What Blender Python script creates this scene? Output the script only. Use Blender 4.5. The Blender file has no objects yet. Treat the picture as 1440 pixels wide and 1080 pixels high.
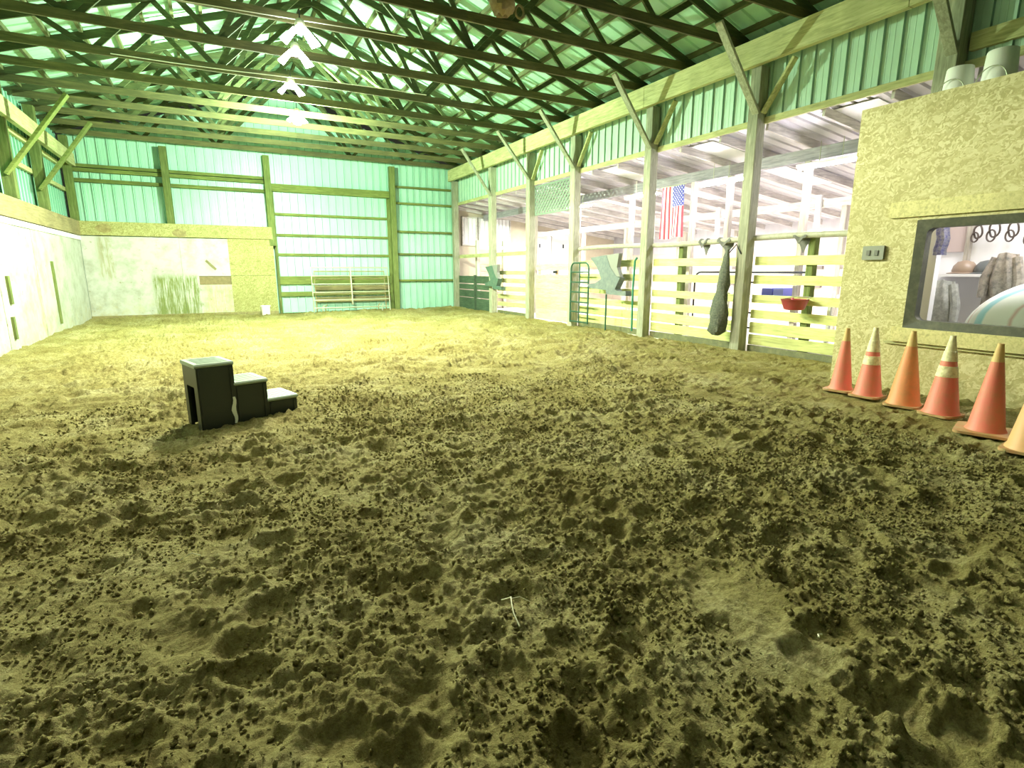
import bpy, math, random
import numpy as np
from mathutils import Vector, Matrix
random.seed(7)
PI = math.pi
COL = bpy.context.scene.collection
WL = {}                      # world origin of every object built so far

# ------------------------------------------------------------------ helpers
class MB:
    """collects shapes; build() links them as one mesh object"""
    def __init__(s): s.v = []; s.f = []; s.m = []; s.sm = []
    def _add(s, vs, fs, mi=0, smooth=False):
        o = len(s.v); s.v += [tuple(v) for v in vs]
        for f in fs: s.f.append([i + o for i in f]); s.m.append(mi); s.sm.append(smooth)
        return s
    def box(s, x0, x1, y0, y1, z0, z1, mi=0, ch=0.0):
        return s.bar((x0, (y0+y1)/2, (z0+z1)/2), (x1, (y0+y1)/2, (z0+z1)/2), abs(y1-y0), abs(z1-z0), mi, ch)
    def bar(s, a, b, w, h, mi=0, ch=0.0, up=(0, 0, 1)):
        """board from a to b, w across, h along 'up'; ch = chamfer of the long edges"""
        a = Vector(a); b = Vector(b); d = (b-a).normalized(); u = Vector(up)
        if abs(d.dot(u)) > .98: u = Vector((0, 1, 0))
        side = d.cross(u).normalized(); u = side.cross(d).normalized()
        c = min(ch, w*.4, h*.4)
        if c > 0: ring = [(-w/2+c, -h/2), (w/2-c, -h/2), (w/2, -h/2+c), (w/2, h/2-c), (w/2-c, h/2), (-w/2+c, h/2), (-w/2, h/2-c), (-w/2, -h/2+c)]
        else: ring = [(-w/2, -h/2), (w/2, -h/2), (w/2, h/2), (-w/2, h/2)]
        n = len(ring)
        vs = [a+side*p+u*q for p, q in ring]+[b+side*p+u*q for p, q in ring]
        fs = [[i, (i+1) % n, n+(i+1) % n, n+i] for i in range(n)]
        fs += [list(range(n))[::-1], list(range(n, 2*n))]
        return s._add(vs, fs, mi)
    def tube(s, pts, r, n=8, mi=0, cap=True):
        pts = [Vector(p) for p in pts]; vs = []; fs = []
        rs = r if isinstance(r, (list, tuple)) else [r]*len(pts)
        prev = None
        for i, p in enumerate(pts):
            d = (pts[min(i+1, len(pts)-1)]-pts[max(i-1, 0)]).normalized()
            if prev is None:
                u = Vector((0, 0, 1)) if abs(d.z) < .9 else Vector((1, 0, 0))
                u = (u-d*u.dot(d)).normalized()
            else: u = (prev-d*prev.dot(d)).normalized()
            prev = u; w = d.cross(u)
            for k in range(n):
                a = 2*PI*k/n; vs.append(p+(u*math.cos(a)+w*math.sin(a))*rs[i])
        for i in range(len(pts)-1):
            for k in range(n): fs.append([i*n+k, i*n+(k+1) % n, (i+1)*n+(k+1) % n, (i+1)*n+k])
        if cap: fs += [list(range(n))[::-1], [(len(pts)-1)*n+k for k in range(n)]]
        return s._add(vs, fs, mi, True)
    def lathe(s, prof, c=(0, 0, 0), n=24, mi=0, cap0=True, cap1=True):
        c = Vector(c); vs = []; fs = []
        for r, z in prof:
            for k in range(n):
                a = 2*PI*k/n; vs.append(c+Vector((r*math.cos(a), r*math.sin(a), z)))
        for i in range(len(prof)-1):
            for k in range(n): fs.append([i*n+k, i*n+(k+1) % n, (i+1)*n+(k+1) % n, (i+1)*n+k])
        if cap0: fs.append(list(range(n))[::-1])
        if cap1: fs.append([(len(prof)-1)*n+k for k in range(n)])
        return s._add(vs, fs, mi, True)
    def prism(s, poly, a, b, mi=0):
        """poly: list of 3D points in one plane; extruded by vector b-a"""
        d = Vector(b)-Vector(a); n = len(poly)
        vs = [Vector(p) for p in poly]+[Vector(p)+d for p in poly]
        fs = [[i, (i+1) % n, n+(i+1) % n, n+i] for i in range(n)]+[list(range(n))[::-1], list(range(n, 2*n))]
        return s._add(vs, fs, mi)
    def grid(s, fn, nu, nv, mi=0, smooth=True, thick=0.0):
        """fn(u,v)->point; optional thickness along local normal"""
        P = [[Vector(fn(i/nu, j/nv)) for i in range(nu+1)] for j in range(nv+1)]
        vs = [p for r in P for p in r]; W = nu+1
        fs = [[j*W+i, j*W+i+1, (j+1)*W+i+1, (j+1)*W+i] for j in range(nv) for i in range(nu)]
        if thick:
            ns = []
            for j in range(nv+1):
                for i in range(nu+1):
                    du = P[j][min(i+1, nu)]-P[j][max(i-1, 0)]; dv = P[min(j+1, nv)][i]-P[max(j-1, 0)][i]
                    ns.append(du.cross(dv).normalized())
            o = len(vs); vs += [v-nn*thick for v, nn in zip(vs[:], ns)]
            fs += [[o+q for q in f[::-1]] for f in fs[:]]
            rim = [i for i in range(W)]+[j*W+nu for j in range(1, nv+1)]+[nv*W+i for i in range(nu-1, -1, -1)]+[j*W for j in range(nv-1, 0, -1)]
            fs += [[rim[(k+1) % len(rim)], rim[k], o+rim[k], o+rim[(k+1) % len(rim)]] for k in range(len(rim))]
        return s._add(vs, fs, mi, smooth)
    def build(s, name, mat, parent=None, label=None, local=False):
        me = bpy.data.meshes.new(name)
        if parent is None:
            xs = [v[0] for v in s.v]; ys = [v[1] for v in s.v]; zs = [v[2] for v in s.v]
            org = Vector(((min(xs)+max(xs))/2, (min(ys)+max(ys))/2, min(zs)))
        else: org = Vector((0, 0, 0)) if local else WL[parent.name]
        me.from_pydata([(v[0]-org.x, v[1]-org.y, v[2]-org.z) for v in s.v], [], s.f)
        for mm in (mat if isinstance(mat, (list, tuple)) else [mat]): me.materials.append(mm)
        me.polygons.foreach_set('material_index', s.m)
        me.polygons.foreach_set('use_smooth', s.sm)
        me.update()
        if any(s.sm):
            try: me.set_sharp_from_angle(angle=math.radians(40))
            except Exception: pass
        o = bpy.data.objects.new(name, me); COL.objects.link(o)
        if parent is None: o.location = org; WL[o.name] = org.copy()
        else: o.parent = parent; WL[o.name] = WL[parent.name].copy()
        if label: o['label'] = label
        return o

def tag(o, label=None, cat=None, group=None, kind=None):
    if label: o['label'] = label
    if cat: o['category'] = cat
    if group: o['group'] = group
    if kind: o['kind'] = kind
    return o
def thing(name, label, cat, loc=(0, 0, 0), rz=0, group=None, kind=None):
    o = bpy.data.objects.new(name, None); COL.objects.link(o)
    o.location = loc; o.rotation_euler = (0, 0, rz); o.empty_display_size = .1
    WL[o.name] = Vector(loc)
    return tag(o, label, cat, group, kind)
def dup(root, loc, label, group=None, rz=None):
    r = root.copy(); COL.objects.link(r); r.location = loc; r['label'] = label
    if rz is not None: r.rotation_euler = (0, 0, rz)
    if group: r['group'] = group
    for ch in list(root.children):
        c = ch.copy(); COL.objects.link(c); c.parent = r
        for g in list(ch.children):
            d = g.copy(); COL.objects.link(d); d.parent = c
    return r

# ------------------------------------------------------------------ materials
def mat(name, col=(.5, .5, .5), rough=.7, metal=0.0, emit=None, es=0.0, spec=None):
    m = bpy.data.materials.new(name); m.use_nodes = True
    b = m.node_tree.nodes['Principled BSDF']
    b.inputs['Base Color'].default_value = (*col, 1); b.inputs['Roughness'].default_value = rough
    b.inputs['Metallic'].default_value = metal
    if spec is not None: b.inputs['Specular IOR Level'].default_value = spec
    if emit: b.inputs['Emission Color'].default_value = (*emit, 1); b.inputs['Emission Strength'].default_value = es
    return m
def nodes(m): return m.node_tree.nodes, m.node_tree.links, m.node_tree.nodes['Principled BSDF']
def coords(m, scale=(1, 1, 1), kind='Object', rot=(0, 0, 0)):
    N, L, b = nodes(m); t = N.new('ShaderNodeTexCoord'); mp = N.new('ShaderNodeMapping')
    mp.inputs['Scale'].default_value = scale; mp.inputs['Rotation'].default_value = rot
    L.new(t.outputs[kind], mp.inputs['Vector']); return mp.outputs['Vector']
def noise(m, vec, scale=5, detail=4, rough=.6, dist=0):
    N, L, b = nodes(m); n = N.new('ShaderNodeTexNoise')
    n.inputs['Scale'].default_value = scale; n.inputs['Detail'].default_value = detail
    n.inputs['Roughness'].default_value = rough; n.inputs['Distortion'].default_value = dist
    L.new(vec, n.inputs['Vector']); return n.outputs['Fac']
def ramp(m, fac, stops):
    N, L, b = nodes(m); r = N.new('ShaderNodeValToRGB'); e = r.color_ramp.elements
    while len(e) < len(stops): e.new(.5)
    for k, (p, c) in enumerate(stops): e[k].position = p; e[k].color = (*c, 1) if len(c) == 3 else c
    L.new(fac, r.inputs['Fac']); return r.outputs['Color']
def bump(m, h, strength=.3, dist=.01):
    N, L, b = nodes(m); bp = N.new('ShaderNodeBump'); bp.inputs['Strength'].default_value = strength
    bp.inputs['Distance'].default_value = dist; L.new(h, bp.inputs['Height']); L.new(bp.outputs['Normal'], b.inputs['Normal']); return bp
def mix(m, fac, a, b_, mode='MIX'):
    N, L, b = nodes(m); x = N.new('ShaderNodeMix'); x.data_type = 'RGBA'; x.blend_type = mode
    if isinstance(fac, float): x.inputs[0].default_value = fac
    else: L.new(fac, x.inputs[0])
    for sock, val in ((x.inputs[6], a), (x.inputs[7], b_)):
        if isinstance(val, tuple): sock.default_value = (*val, 1) if len(val) == 3 else val
        else: L.new(val, sock)
    return x.outputs[2]
def mth(m, op, a, b_=None, clamp=False):
    N, L, b = nodes(m); x = N.new('ShaderNodeMath'); x.operation = op; x.use_clamp = clamp
    for i, val in enumerate((a, b_)):
        if val is None: continue
        if isinstance(val, (int, float)): x.inputs[i].default_value = val
        else: L.new(val, x.inputs[i])
    return x.outputs[0]

def wood(name, c1, c2, axis='Y', rough=.8, knots=True):
    m = mat(name, c1, rough); N, L, b = nodes(m)
    sc = {'X': (1.2, 14, 14), 'Y': (14, 1.2, 14), 'Z': (14, 14, 1.2)}[axis]
    n1 = noise(m, coords(m, sc), 2.2, 6, .65, .6)
    n2 = noise(m, coords(m), 1.7, 3, .5)
    oi = N.new('ShaderNodeObjectInfo')
    c = ramp(m, n1, [(.3, tuple(x*.62 for x in c1)), (.5, c1), (.72, c2)])
    c = mix(m, mth(m, 'MULTIPLY', ramp(m, n2, [(.42, (0, 0, 0)), (.68, (1, 1, 1))]), .45), c, tuple(x*.5 for x in c1))
    v = mth(m, 'ADD', mth(m, 'MULTIPLY', oi.outputs['Random'], .3), .82)
    hs = N.new('ShaderNodeHueSaturation'); L.new(c, hs.inputs['Color']); L.new(v, hs.inputs['Value'])
    L.new(hs.outputs['Color'], b.inputs['Base Color']); bump(m, n1, .35, .004)
    return m
TRUSSW = wood('truss_wood', (.095, .095, .03), (.17, .15, .055), 'X')
WEBW = wood('shaded_web_wood', (.055, .075, .02), (.11, .13, .04), 'X')  # same timber as the chords, with the shade of the upper truss painted in
WOODX = wood('lumber_along_x', (.15, .19, .04), (.25, .28, .08), 'X')
WOODY = wood('lumber_along_y', (.52, .52, .24), (.68, .66, .36), 'Y')
WOODZ = wood('lumber_upright', (.13, .17, .04), (.22, .26, .09), 'Z')
FENCEW = wood('fence_board_wood', (.66, .69, .27), (.80, .81, .38), 'Y')
TANW = wood('tan_plank_wood', (.86, .68, .40), (.95, .80, .55), 'Y')
CREAMW = wood('cream_painted_wood', (.86, .80, .70), (.92, .87, .80), 'Y')
PALEZ = wood('pale_post_wood', (.55, .50, .42), (.78, .72, .62), 'Z')
DARKW = wood('dark_green_board', (.07, .12, .07), (.14, .19, .11), 'Y')

def metal_sheet(name, col, dirty=(.35, .5, .35)):
    m = mat(name, col, .38, 0.0); N, L, b = nodes(m)
    n = noise(m, coords(m, (1, 1, .35)), 1.6, 5, .6)
    n2 = noise(m, coords(m, (8, 8, .6)), 3, 4, .7)
    c = ramp(m, n, [(.35, tuple(x*.86 for x in col)), (.6, col)])
    c = mix(m, mth(m, 'MULTIPLY', ramp(m, n2, [(.58, (0, 0, 0)), (.75, (1, 1, 1))]), .35), c, dirty)
    L.new(c, b.inputs['Base Color']); return m
MINT = metal_sheet('mint_wall_steel', (.40, .72, .55))
ROOFM = metal_sheet('roof_steel', (.40, .72, .52))
EDGEM = mat('shaded_rib_edge', (.14, .34, .24), .6)  # shading of the rib sides painted as a darker mint
EDGEP = mat('shaded_pale_rib_edge', (.30, .48, .38), .6)  # painted rib shading again, for the paler band on the right
PALEM = metal_sheet('grey_lilac_roof_steel', (.58, .56, .60), (.4, .38, .42))

# oriented strand board: flakes of differing tone
def osb(name, base, lite, dark):
    m = mat(name, base, .75); N, L, b = nodes(m)
    v = coords(m, (1, 1, 1), rot=(.5, .4, .6)); w = N.new('ShaderNodeTexNoise'); w.inputs['Scale'].default_value = 9
    L.new(v, w.inputs['Vector'])
    vo = N.new('ShaderNodeTexVoronoi'); vo.inputs['Scale'].default_value = 26; vo.feature = 'F1'
    mp = N.new('ShaderNodeMapping'); mp.inputs['Scale'].default_value = (1, .45, 1.6); L.new(v, mp.inputs['Vector'])
    ad = N.new('ShaderNodeVectorMath'); ad.operation = 'MULTIPLY_ADD'; L.new(w.outputs['Color'], ad.inputs[0])
    ad.inputs[1].default_value = (.35, .35, .35); L.new(mp.outputs['Vector'], ad.inputs[2]); L.new(ad.outputs[0], vo.inputs['Vector'])
    sp = N.new('ShaderNodeSeparateColor'); L.new(vo.outputs['Color'], sp.inputs[0])
    c = ramp(m, sp.outputs[0], [(.1, dark), (.5, base), (.92, lite)])
    c = mix(m, mth(m, 'MULTIPLY', ramp(m, noise(m, coords(m), 1.1, 4), [(.45, (0, 0, 0)), (.7, (1, 1, 1))]), .4), c, dark)
    L.new(c, b.inputs['Base Color']); bump(m, sp.outputs[1], .5, .006); return m
OSB = osb('strand_board', (.54, .50, .24), (.68, .64, .36), (.42, .38, .16))
OSB2 = osb('strand_board_old', (.33, .32, .12), (.42, .41, .18), (.24, .23, .07))
CAPW = wood('kick_wall_cap_wood', (.62, .58, .26), (.74, .68, .36), 'X')

# white kick wall with mud stains (masks in world-aligned object coordinates)
def kick(name, boxes):
    m = mat(name, (.48, .50, .45), .6); N, L, b = nodes(m)
    t = N.new('ShaderNodeTexCoord'); s = N.new('ShaderNodeSeparateXYZ'); L.new(t.outputs['Object'], s.inputs[0])
    n1 = noise(m, coords(m), 2.0, 6, .7); n2 = noise(m, coords(m, (9, 9, .8)), 2.4, 5, .7)
    c = ramp(m, n1, [(.36, (.33, .34, .28)), (.55, (.48, .50, .45))])
    # mud splash along the bottom
    low = mth(m, 'SUBTRACT', 1.0, mth(m, 'DIVIDE', s.outputs['Z'], .75), True)
    k = mth(m, 'MULTIPLY', low, ramp(m, noise(m, coords(m), 5, 5, .75), [(.42, (0, 0, 0)), (.68, (1, 1, 1))]))
    c = mix(m, mth(m, 'MULTIPLY', k, .8), c, (.42, .38, .18))
    k = ramp(m, noise(m, coords(m), 7, 6, .8), [(.62, (0, 0, 0)), (.66, (1, 1, 1))])
    c = mix(m, mth(m, 'MULTIPLY', k, .75), c, (.20, .18, .07))
    for axis, a0, a1, z0, z1, col, st in boxes:
        A = s.outputs[axis]; wob = mth(m, 'MULTIPLY', mth(m, 'SUBTRACT', noise(m, coords(m), 4, 4, .7), .5), .35)
        A = mth(m, 'ADD', A, wob); Z = mth(m, 'ADD', s.outputs['Z'], mth(m, 'MULTIPLY', mth(m, 'SUBTRACT', n2, .5), .35))
        f = mth(m, 'MULTIPLY', mth(m, 'MULTIPLY', mth(m, 'SUBTRACT', A, a0), 9, True), mth(m, 'MULTIPLY', mth(m, 'SUBTRACT', a1, A), 9, True))
        f = mth(m, 'MULTIPLY', f, mth(m, 'MULTIPLY', mth(m, 'MULTIPLY', mth(m, 'SUBTRACT', Z, z0), 6, True), mth(m, 'MULTIPLY', mth(m, 'SUBTRACT', z1, Z), 6, True)))
        f = mth(m, 'MULTIPLY', mth(m, 'MULTIPLY', f, ramp(m, n2, [(.40, (.1, .1, .1)), (.55, (1, 1, 1))])), st)
        c = mix(m, f, c, col)
    L.new(c, b.inputs['Base Color']); bump(m, n1, .2, .01); return m

BLACKP = mat('black_plastic', (.022, .030, .020), .42)
TREAD = mat('sheen_plastic_tread', (.34, .42, .32), .5)  # black plastic too; light reflected off the step tops is painted in
STEELP = mat('galvanised_pipe', (.52, .54, .40), .4, .5)
DARKP = mat('dark_green_pipe', (.03, .10, .06), .45, .2)
BLACKM = mat('black_pipe', (.03, .03, .04), .4, .3)
WHITEP = mat('white_plastic', (.86, .88, .80), .45)
WHITEPAINT = mat('white_paint', (.90, .89, .90), .5)
GREYM = mat('grey_fabric', (.17, .19, .19), .8)
ORANGE = None
def stained(name, col, dirt, rough=.55, sc=9, amt=.7):
    m = mat(name, col, rough); N, L, b = nodes(m)
    n = noise(m, coords(m), sc, 5, .7)
    c = mix(m, mth(m, 'MULTIPLY', ramp(m, n, [(.42, (0, 0, 0)), (.68, (1, 1, 1))]), amt), col, dirt)
    L.new(c, b.inputs['Base Color']); bump(m, n, .15, .003); return m
CONE_RED = stained('cone_red', (.74, .19, .13), (.52, .28, .13), amt=.5)
CONE_ORANGE = stained('cone_faded_orange', (.74, .27, .10), (.48, .28, .10), amt=.55)
CONE_PALE = stained('cone_pale_orange', (.72, .38, .16), (.55, .40, .16), amt=.5)
CONE_TIP = stained('cone_worn_tip', (.66, .42, .16), (.60, .55, .22), amt=.5)
CONE_MUD = stained('cone_base_mud', (.50, .26, .11), (.40, .34, .14), amt=.9, sc=14)
COLLAR = stained('reflective_collar', (.86, .82, .50), (.45, .40, .16), sc=16, amt=.8)
GLASS = mat('window_glass', (1, 1, 1), .02); GLASS.node_tree.nodes['Principled BSDF'].inputs['Transmission Weight'].default_value = 1.0
GLASS.node_tree.nodes['Principled BSDF'].inputs['IOR'].default_value = 1.02
# ------------------------------------------------------------------ ground
rng = np.random.default_rng(5)
LAT = rng.random((256, 256))
def vnoise(x, y, s, seed=0, ang=0.0):
    ca, sa = math.cos(ang), math.sin(ang)
    u = (x*ca-y*sa)/s+seed*17.3+500; v = (x*sa+y*ca)/s+seed*7.9+500
    i = np.floor(u).astype(int); j = np.floor(v).astype(int); fu = u-i; fv = v-j
    fu = fu*fu*fu*(fu*(fu*6-15)+10); fv = fv*fv*fv*(fv*(fv*6-15)+10)
    g = lambda a, b: LAT[a & 255, b & 255]
    return ((g(i, j)*(1-fu)+g(i+1, j)*fu)*(1-fv)+(g(i, j+1)*(1-fu)+g(i+1, j+1)*fu)*fv)*2-1
def macro(x, y):
    """large shape of the ground: dirt pushed up along the tack room wall"""
    t = np.clip((x-5.2)/1.3, 0, 1); t = t*t*(3-2*t); k = np.clip((5.2-y)/1.2, 0, 1)
    return .055*t*k
def spaced(segs):
    out = [segs[0][0]]
    for a, b, s0, s1 in segs:
        x = a
        while x < b-1e-6:
            f = (x-a)/(b-a); x += s0+(s1-s0)*f; out.append(min(x, b))
    return np.array(sorted(set(np.round(out, 5))))
XS = spaced([(-3.42, -1.2, .05, .016), (-1.2, 3.4, .0092, .0092), (3.4, 5, .012, .024), (5, 8.3, .026, .035)])
YS = spaced([(-.6, .3, .06, .02), (.3, 3.2, .0090, .0092), (3.2, 6, .0105, .019), (6, 11, .02, .038), (11, 20.1, .04, .08)])
GX, GY = np.meshgrid(XS, YS)
def gheight():
    x, y = GX, GY
    wx = x+.12*vnoise(x, y, .45, 31); wy = y+.12*vnoise(x, y, .45, 32)
    h = .020*vnoise(wx, wy, 1.1, 1, .3)+.015*vnoise(wx*.7, wy*1.3, .42, 2, .25)+.010*vnoise(wx, wy, .21, 3, 1.1)
    rough_ = np.clip(.62+.75*vnoise(wx, wy, .38, 9, .5)+.3*vnoise(wx, wy, .15, 10, .9), 0.05, 1)
    hp = np.zeros_like(h); flat = np.zeros_like(h)
    r2 = np.random.default_rng(11)
    for k in range(1700):
        cy = r2.uniform(.2, 19.5) if k > 650 else r2.uniform(.3, 5); cx = r2.uniform(-3.2, 8)
        a = r2.uniform(0, 2*PI); r = r2.uniform(.055, .095); dp = r2.uniform(.010, .036); el = r2.uniform(1.0, 1.5)
        i0, i1 = np.searchsorted(XS, (cx-.3, cx+.3)); j0, j1 = np.searchsorted(YS, (cy-.3, cy+.3))
        X = x[j0:j1, i0:i1]-cx; Y = y[j0:j1, i0:i1]-cy
        X = X+.02*vnoise(x[j0:j1, i0:i1], y[j0:j1, i0:i1], .06, 40)
        ca, sa = math.cos(a), math.sin(a); U = (X*ca+Y*sa)/el; V = -X*sa+Y*ca
        d = np.sqrt(U*U+V*V)/r
        pit = 1/(1+np.exp((d-1)*9)); rim = np.exp(-((d-1.45)/.32)**2)*(.6+.6*(U > 0))
        hp[j0:j1, i0:i1] += -dp*pit+.30*dp*rim
        flat[j0:j1, i0:i1] = np.maximum(flat[j0:j1, i0:i1], pit*.65)
    flat = np.maximum(flat, np.clip(vnoise(wx, wy, .5, 21, .8)*2.4-1.15, 0, 1))
    rg = rough_*(1-flat)
    # crumbly clods: creased billows at several sizes
    def bil(s, sd): return 1-np.abs(vnoise(wx, wy, s, sd, sd*.7))*2
    r3 = np.random.default_rng(3); cl = np.zeros_like(h)
    for k in range(60000):
        if k < 44000: cx = r3.uniform(-1.9, 4.6); cy = r3.uniform(.4, 5.5); r = .005+.020*r3.random()**2.2
        else: cx = r3.uniform(-3.3, 8.2); cy = r3.uniform(1.5, 19); r = .014+.030*r3.random()**2
        i0, i1 = np.searchsorted(XS, (cx-r*1.2, cx+r*1.2)); j0, j1 = np.searchsorted(YS, (cy-r*1.2, cy+r*1.2))
        if i1-i0 < 2 or j1-j0 < 2: continue
        X = (XS[i0:i1]-cx)[None, :]; Y = (YS[j0:j1]-cy)[:, None]; e = r3.uniform(-.35, .35)
        d2 = (X*X*(1+e)+Y*Y*(1-e)+X*Y*e)/(r*r)
        cl[j0:j1, i0:i1] = np.maximum(cl[j0:j1, i0:i1], r*r3.uniform(.5, .95)*np.sqrt(np.clip(1-d2, 0, 1)))
    c = (cl*1.15*np.clip(1.15-flat, 0, 1))/(1+1.9*np.clip((y-4.0)/5, 0, 1))+.009*bil(.105, 4)+.010*bil(.058, 5)+.0065*bil(.033, 6)+.0045*bil(.019, 7)
    # tractor tread marks on two curved passes
    tr = np.zeros_like(h)
    for (cx, cy, R) in ((-2, -2.5, 9.0), (-2, -2.5, 10.6), (-3.5, -4, 12.9), (-3.5, -4, 14.4)):
        d = np.sqrt((x-cx)**2+(y-cy)**2)-R; an = np.arctan2(y-cy, x-cx)*R
        m_ = np.exp(-(d/.16)**4)*np.clip(.5+1.3*vnoise(x, y, 1.3, 14), 0, 1)
        tr += m_*(.013*np.sign(np.sin(2*PI*(an/.11+np.abs(d)*5)))-.01)
    drag = .006*np.sin(2*PI*(np.sqrt((x+3)**2+(y+5)**2))/.16+3*vnoise(x, y, 1.0, 15))*np.clip((y-4)/4, 0, 1)
    far = 1+1.7*np.clip((y-4.0)/5, 0, 1)
    H = macro(x, y)+h*far+hp+c*far*(.25+.75*rg)+tr*(1-flat)*1.3+drag*1.5
    e = np.clip(np.minimum(np.minimum(x+3.42, 8.3-x), 20.1-y)/.5, 0, 1)
    return H*(.45+.55*e)
HZ = gheight()
def gz(x, y):
    i = min(max(int(np.searchsorted(XS, x)), 0), len(XS)-1); j = min(max(int(np.searchsorted(YS, y)), 0), len(YS)-1)
    return float(HZ[max(j-1, 0):j+2, max(i-1, 0):i+2].mean())
def make_ground():
    ny, nx = GX.shape
    me = bpy.data.meshes.new('floor'); me.vertices.add(nx*ny)
    co = np.stack([GX, GY, HZ], -1).reshape(-1).astype(np.float32); me.vertices.foreach_set('co', co)
    ii = np.arange((ny-1)*(nx-1)); r = ii//(nx-1); c = ii % (nx-1); a = r*nx+c
    q = np.stack([a, a+1, a+nx+1, a+nx], -1).reshape(-1).astype(np.int32)
    me.loops.add(len(q)); me.loops.foreach_set('vertex_index', q)
    me.polygons.add(len(ii)); me.polygons.foreach_set('loop_start', (np.arange(len(ii))*4).astype(np.int32))
    try: me.polygons.foreach_set('loop_total', np.full(len(ii), 4, np.int32))
    except Exception: pass
    me.polygons.foreach_set('use_smooth', np.ones(len(ii), bool))
    me.update(calc_edges=True); me.validate()
    o = bpy.data.objects.new('floor', me); COL.objects.link(o)
    m = mat('arena_dirt', (.33, .31, .11), .95, spec=.15); N, L, b = nodes(m)
    n1 = noise(m, coords(m), 1.3, 6, .65); n2 = noise(m, coords(m), 38, 6, .75); n3 = noise(m, coords(m), 120, 3, .7)
    cc = ramp(m, n1, [(.32, DIRT[0]), (.5, DIRT[1]), (.68, DIRT[2])])
    cc = mix(m, mth(m, 'MULTIPLY', ramp(m, n2, [(.40, (1, 1, 1)), (.60, (0, 0, 0))]), .62), cc, DIRT[3])
    L.new(cc, b.inputs['Base Color'])
    hh = mth(m, 'ADD', mth(m, 'MULTIPLY', n2, 1.0), mth(m, 'MULTIPLY', n3, .45)); bump(m, hh, 1.0, .03)
    me.materials.append(m)
    tag(o, 'churned olive brown dirt footing of the riding arena', kind='structure')
DIRT = [(.30, .255, .085), (.44, .39, .15), (.58, .53, .26), (.15, .12, .028)]
make_ground()
def make_crumbs(n=52000):
    r = np.random.default_rng(21); ph = (1+5**.5)/2
    V = np.array([(-1, ph, 0), (1, ph, 0), (-1, -ph, 0), (1, -ph, 0), (0, -1, ph), (0, 1, ph), (0, -1, -ph), (0, 1, -ph), (ph, 0, -1), (ph, 0, 1), (-ph, 0, -1), (-ph, 0, 1)])/1.9
    F = np.array([(0, 11, 5), (0, 5, 1), (0, 1, 7), (0, 7, 10), (0, 10, 11), (1, 5, 9), (5, 11, 4), (11, 10, 2), (10, 7, 6), (7, 1, 8), (3, 9, 4), (3, 4, 2), (3, 2, 6), (3, 6, 8), (3, 8, 9), (4, 9, 5), (2, 4, 11), (6, 2, 10), (8, 6, 7), (9, 8, 1)])
    x = r.uniform(-2.6, 5.6, n*2); y = .35+6.6*r.random(n*2)**1.25
    keep = (vnoise(x, y, .5, 51)+.7*vnoise(x, y, .19, 52)+.35 > r.uniform(-.6, .9, n*2)) & (np.hypot(x-.15, y-5.65) > .55) & (x < 5.4+.0*y)
    x, y = x[keep][:n], y[keep][:n]; n = len(x)
    i = np.clip(np.searchsorted(XS, x), 0, len(XS)-1); j = np.clip(np.searchsorted(YS, y), 0, len(YS)-1)
    s = .0035+.0095*r.random(n)**2.2; z = HZ[j, i]+s*.35
    P = V[None]*(1+.28*r.standard_normal((n, 12, 1)))*s[:, None, None]*r.uniform(.75, 1.25, (n, 1, 3))
    P = P+np.stack([x, y, z], -1)[:, None, :]
    f = (F[None]+12*np.arange(n)[:, None, None]).reshape(-1).astype(np.int32); m_ = n*20
    me = bpy.data.meshes.new('dirt_crumbs'); me.vertices.add(n*12); me.vertices.foreach_set('co', P.reshape(-1).astype(np.float32))
    me.loops.add(m_*3); me.loops.foreach_set('vertex_index', f); me.polygons.add(m_)
    me.polygons.foreach_set('loop_start', (np.arange(m_)*3).astype(np.int32))
    try: me.polygons.foreach_set('loop_total', np.full(m_, 3, np.int32))
    except Exception: pass
    me.update(calc_edges=True)
    o = bpy.data.objects.new('dirt_crumbs', me); COL.objects.link(o); me.materials.append(bpy.data.materials['arena_dirt'])
    tag(o, 'loose crumbs of dirt scattered over the near footing', 'dirt', kind='stuff')
make_crumbs()

# ------------------------------------------------------------------ building shell
XL, XR, YB, ZE = -3.35, 8.15, 20.0, 5.0      # left wall, right posts, back wall, underside of truss chords
RX, RZ = 2.4, 6.95                           # ridge
def ribbed(mb, p0, p1, z0, z1f, off, pitch=.245, h=.034, mi=0):
    """sheet steel wall from p0 to p1 (xy), top height z1f(t); ribs stand out by h along off"""
    p0 = Vector((*p0, 0)); p1 = Vector((*p1, 0)); L = (p1-p0).length; d = (p1-p0)/L; off = Vector((*off, 0))
    s = [0.0]; o_ = [0.0]; k = pitch/2
    while k < L-.06:
        s += [k-.024, k-.016, k+.016, k+.024]; o_ += [0, h, h, 0]
        for q in (.076, .152):
            if k+q < L-.06: s += [k+q-.008, k+q, k+q+.008]; o_ += [0, .004, 0]
        k += pitch
    s.append(L); o_.append(0)
    pts = sorted(zip(s, o_)); vs = []; fs = []
    for a, b in pts:
        q = p0+d*a+off*b; vs += [(q.x, q.y, z0), (q.x, q.y, z1f(a/L) if callable(z1f) else z1f)]
    ed = []
    for i in range(len(pts)-1):
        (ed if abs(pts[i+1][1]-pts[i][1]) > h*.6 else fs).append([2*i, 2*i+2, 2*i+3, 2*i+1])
    # back skin gives the wall its thickness
    n = len(vs); e = off*-.04
    for a in (0, L):
        q = p0+d*a+e; vs += [(q.x, q.y, z0), (q.x, q.y, (z1f(a/L) if callable(z1f) else z1f))]
    fs.append([n, n+1, n+3, n+2])
    o = len(mb.v); mb._add(vs, fs, mi)
    for f in ed: mb.f.append([q+o for q in f]); mb.m.append(1); mb.sm.append(False)
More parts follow.
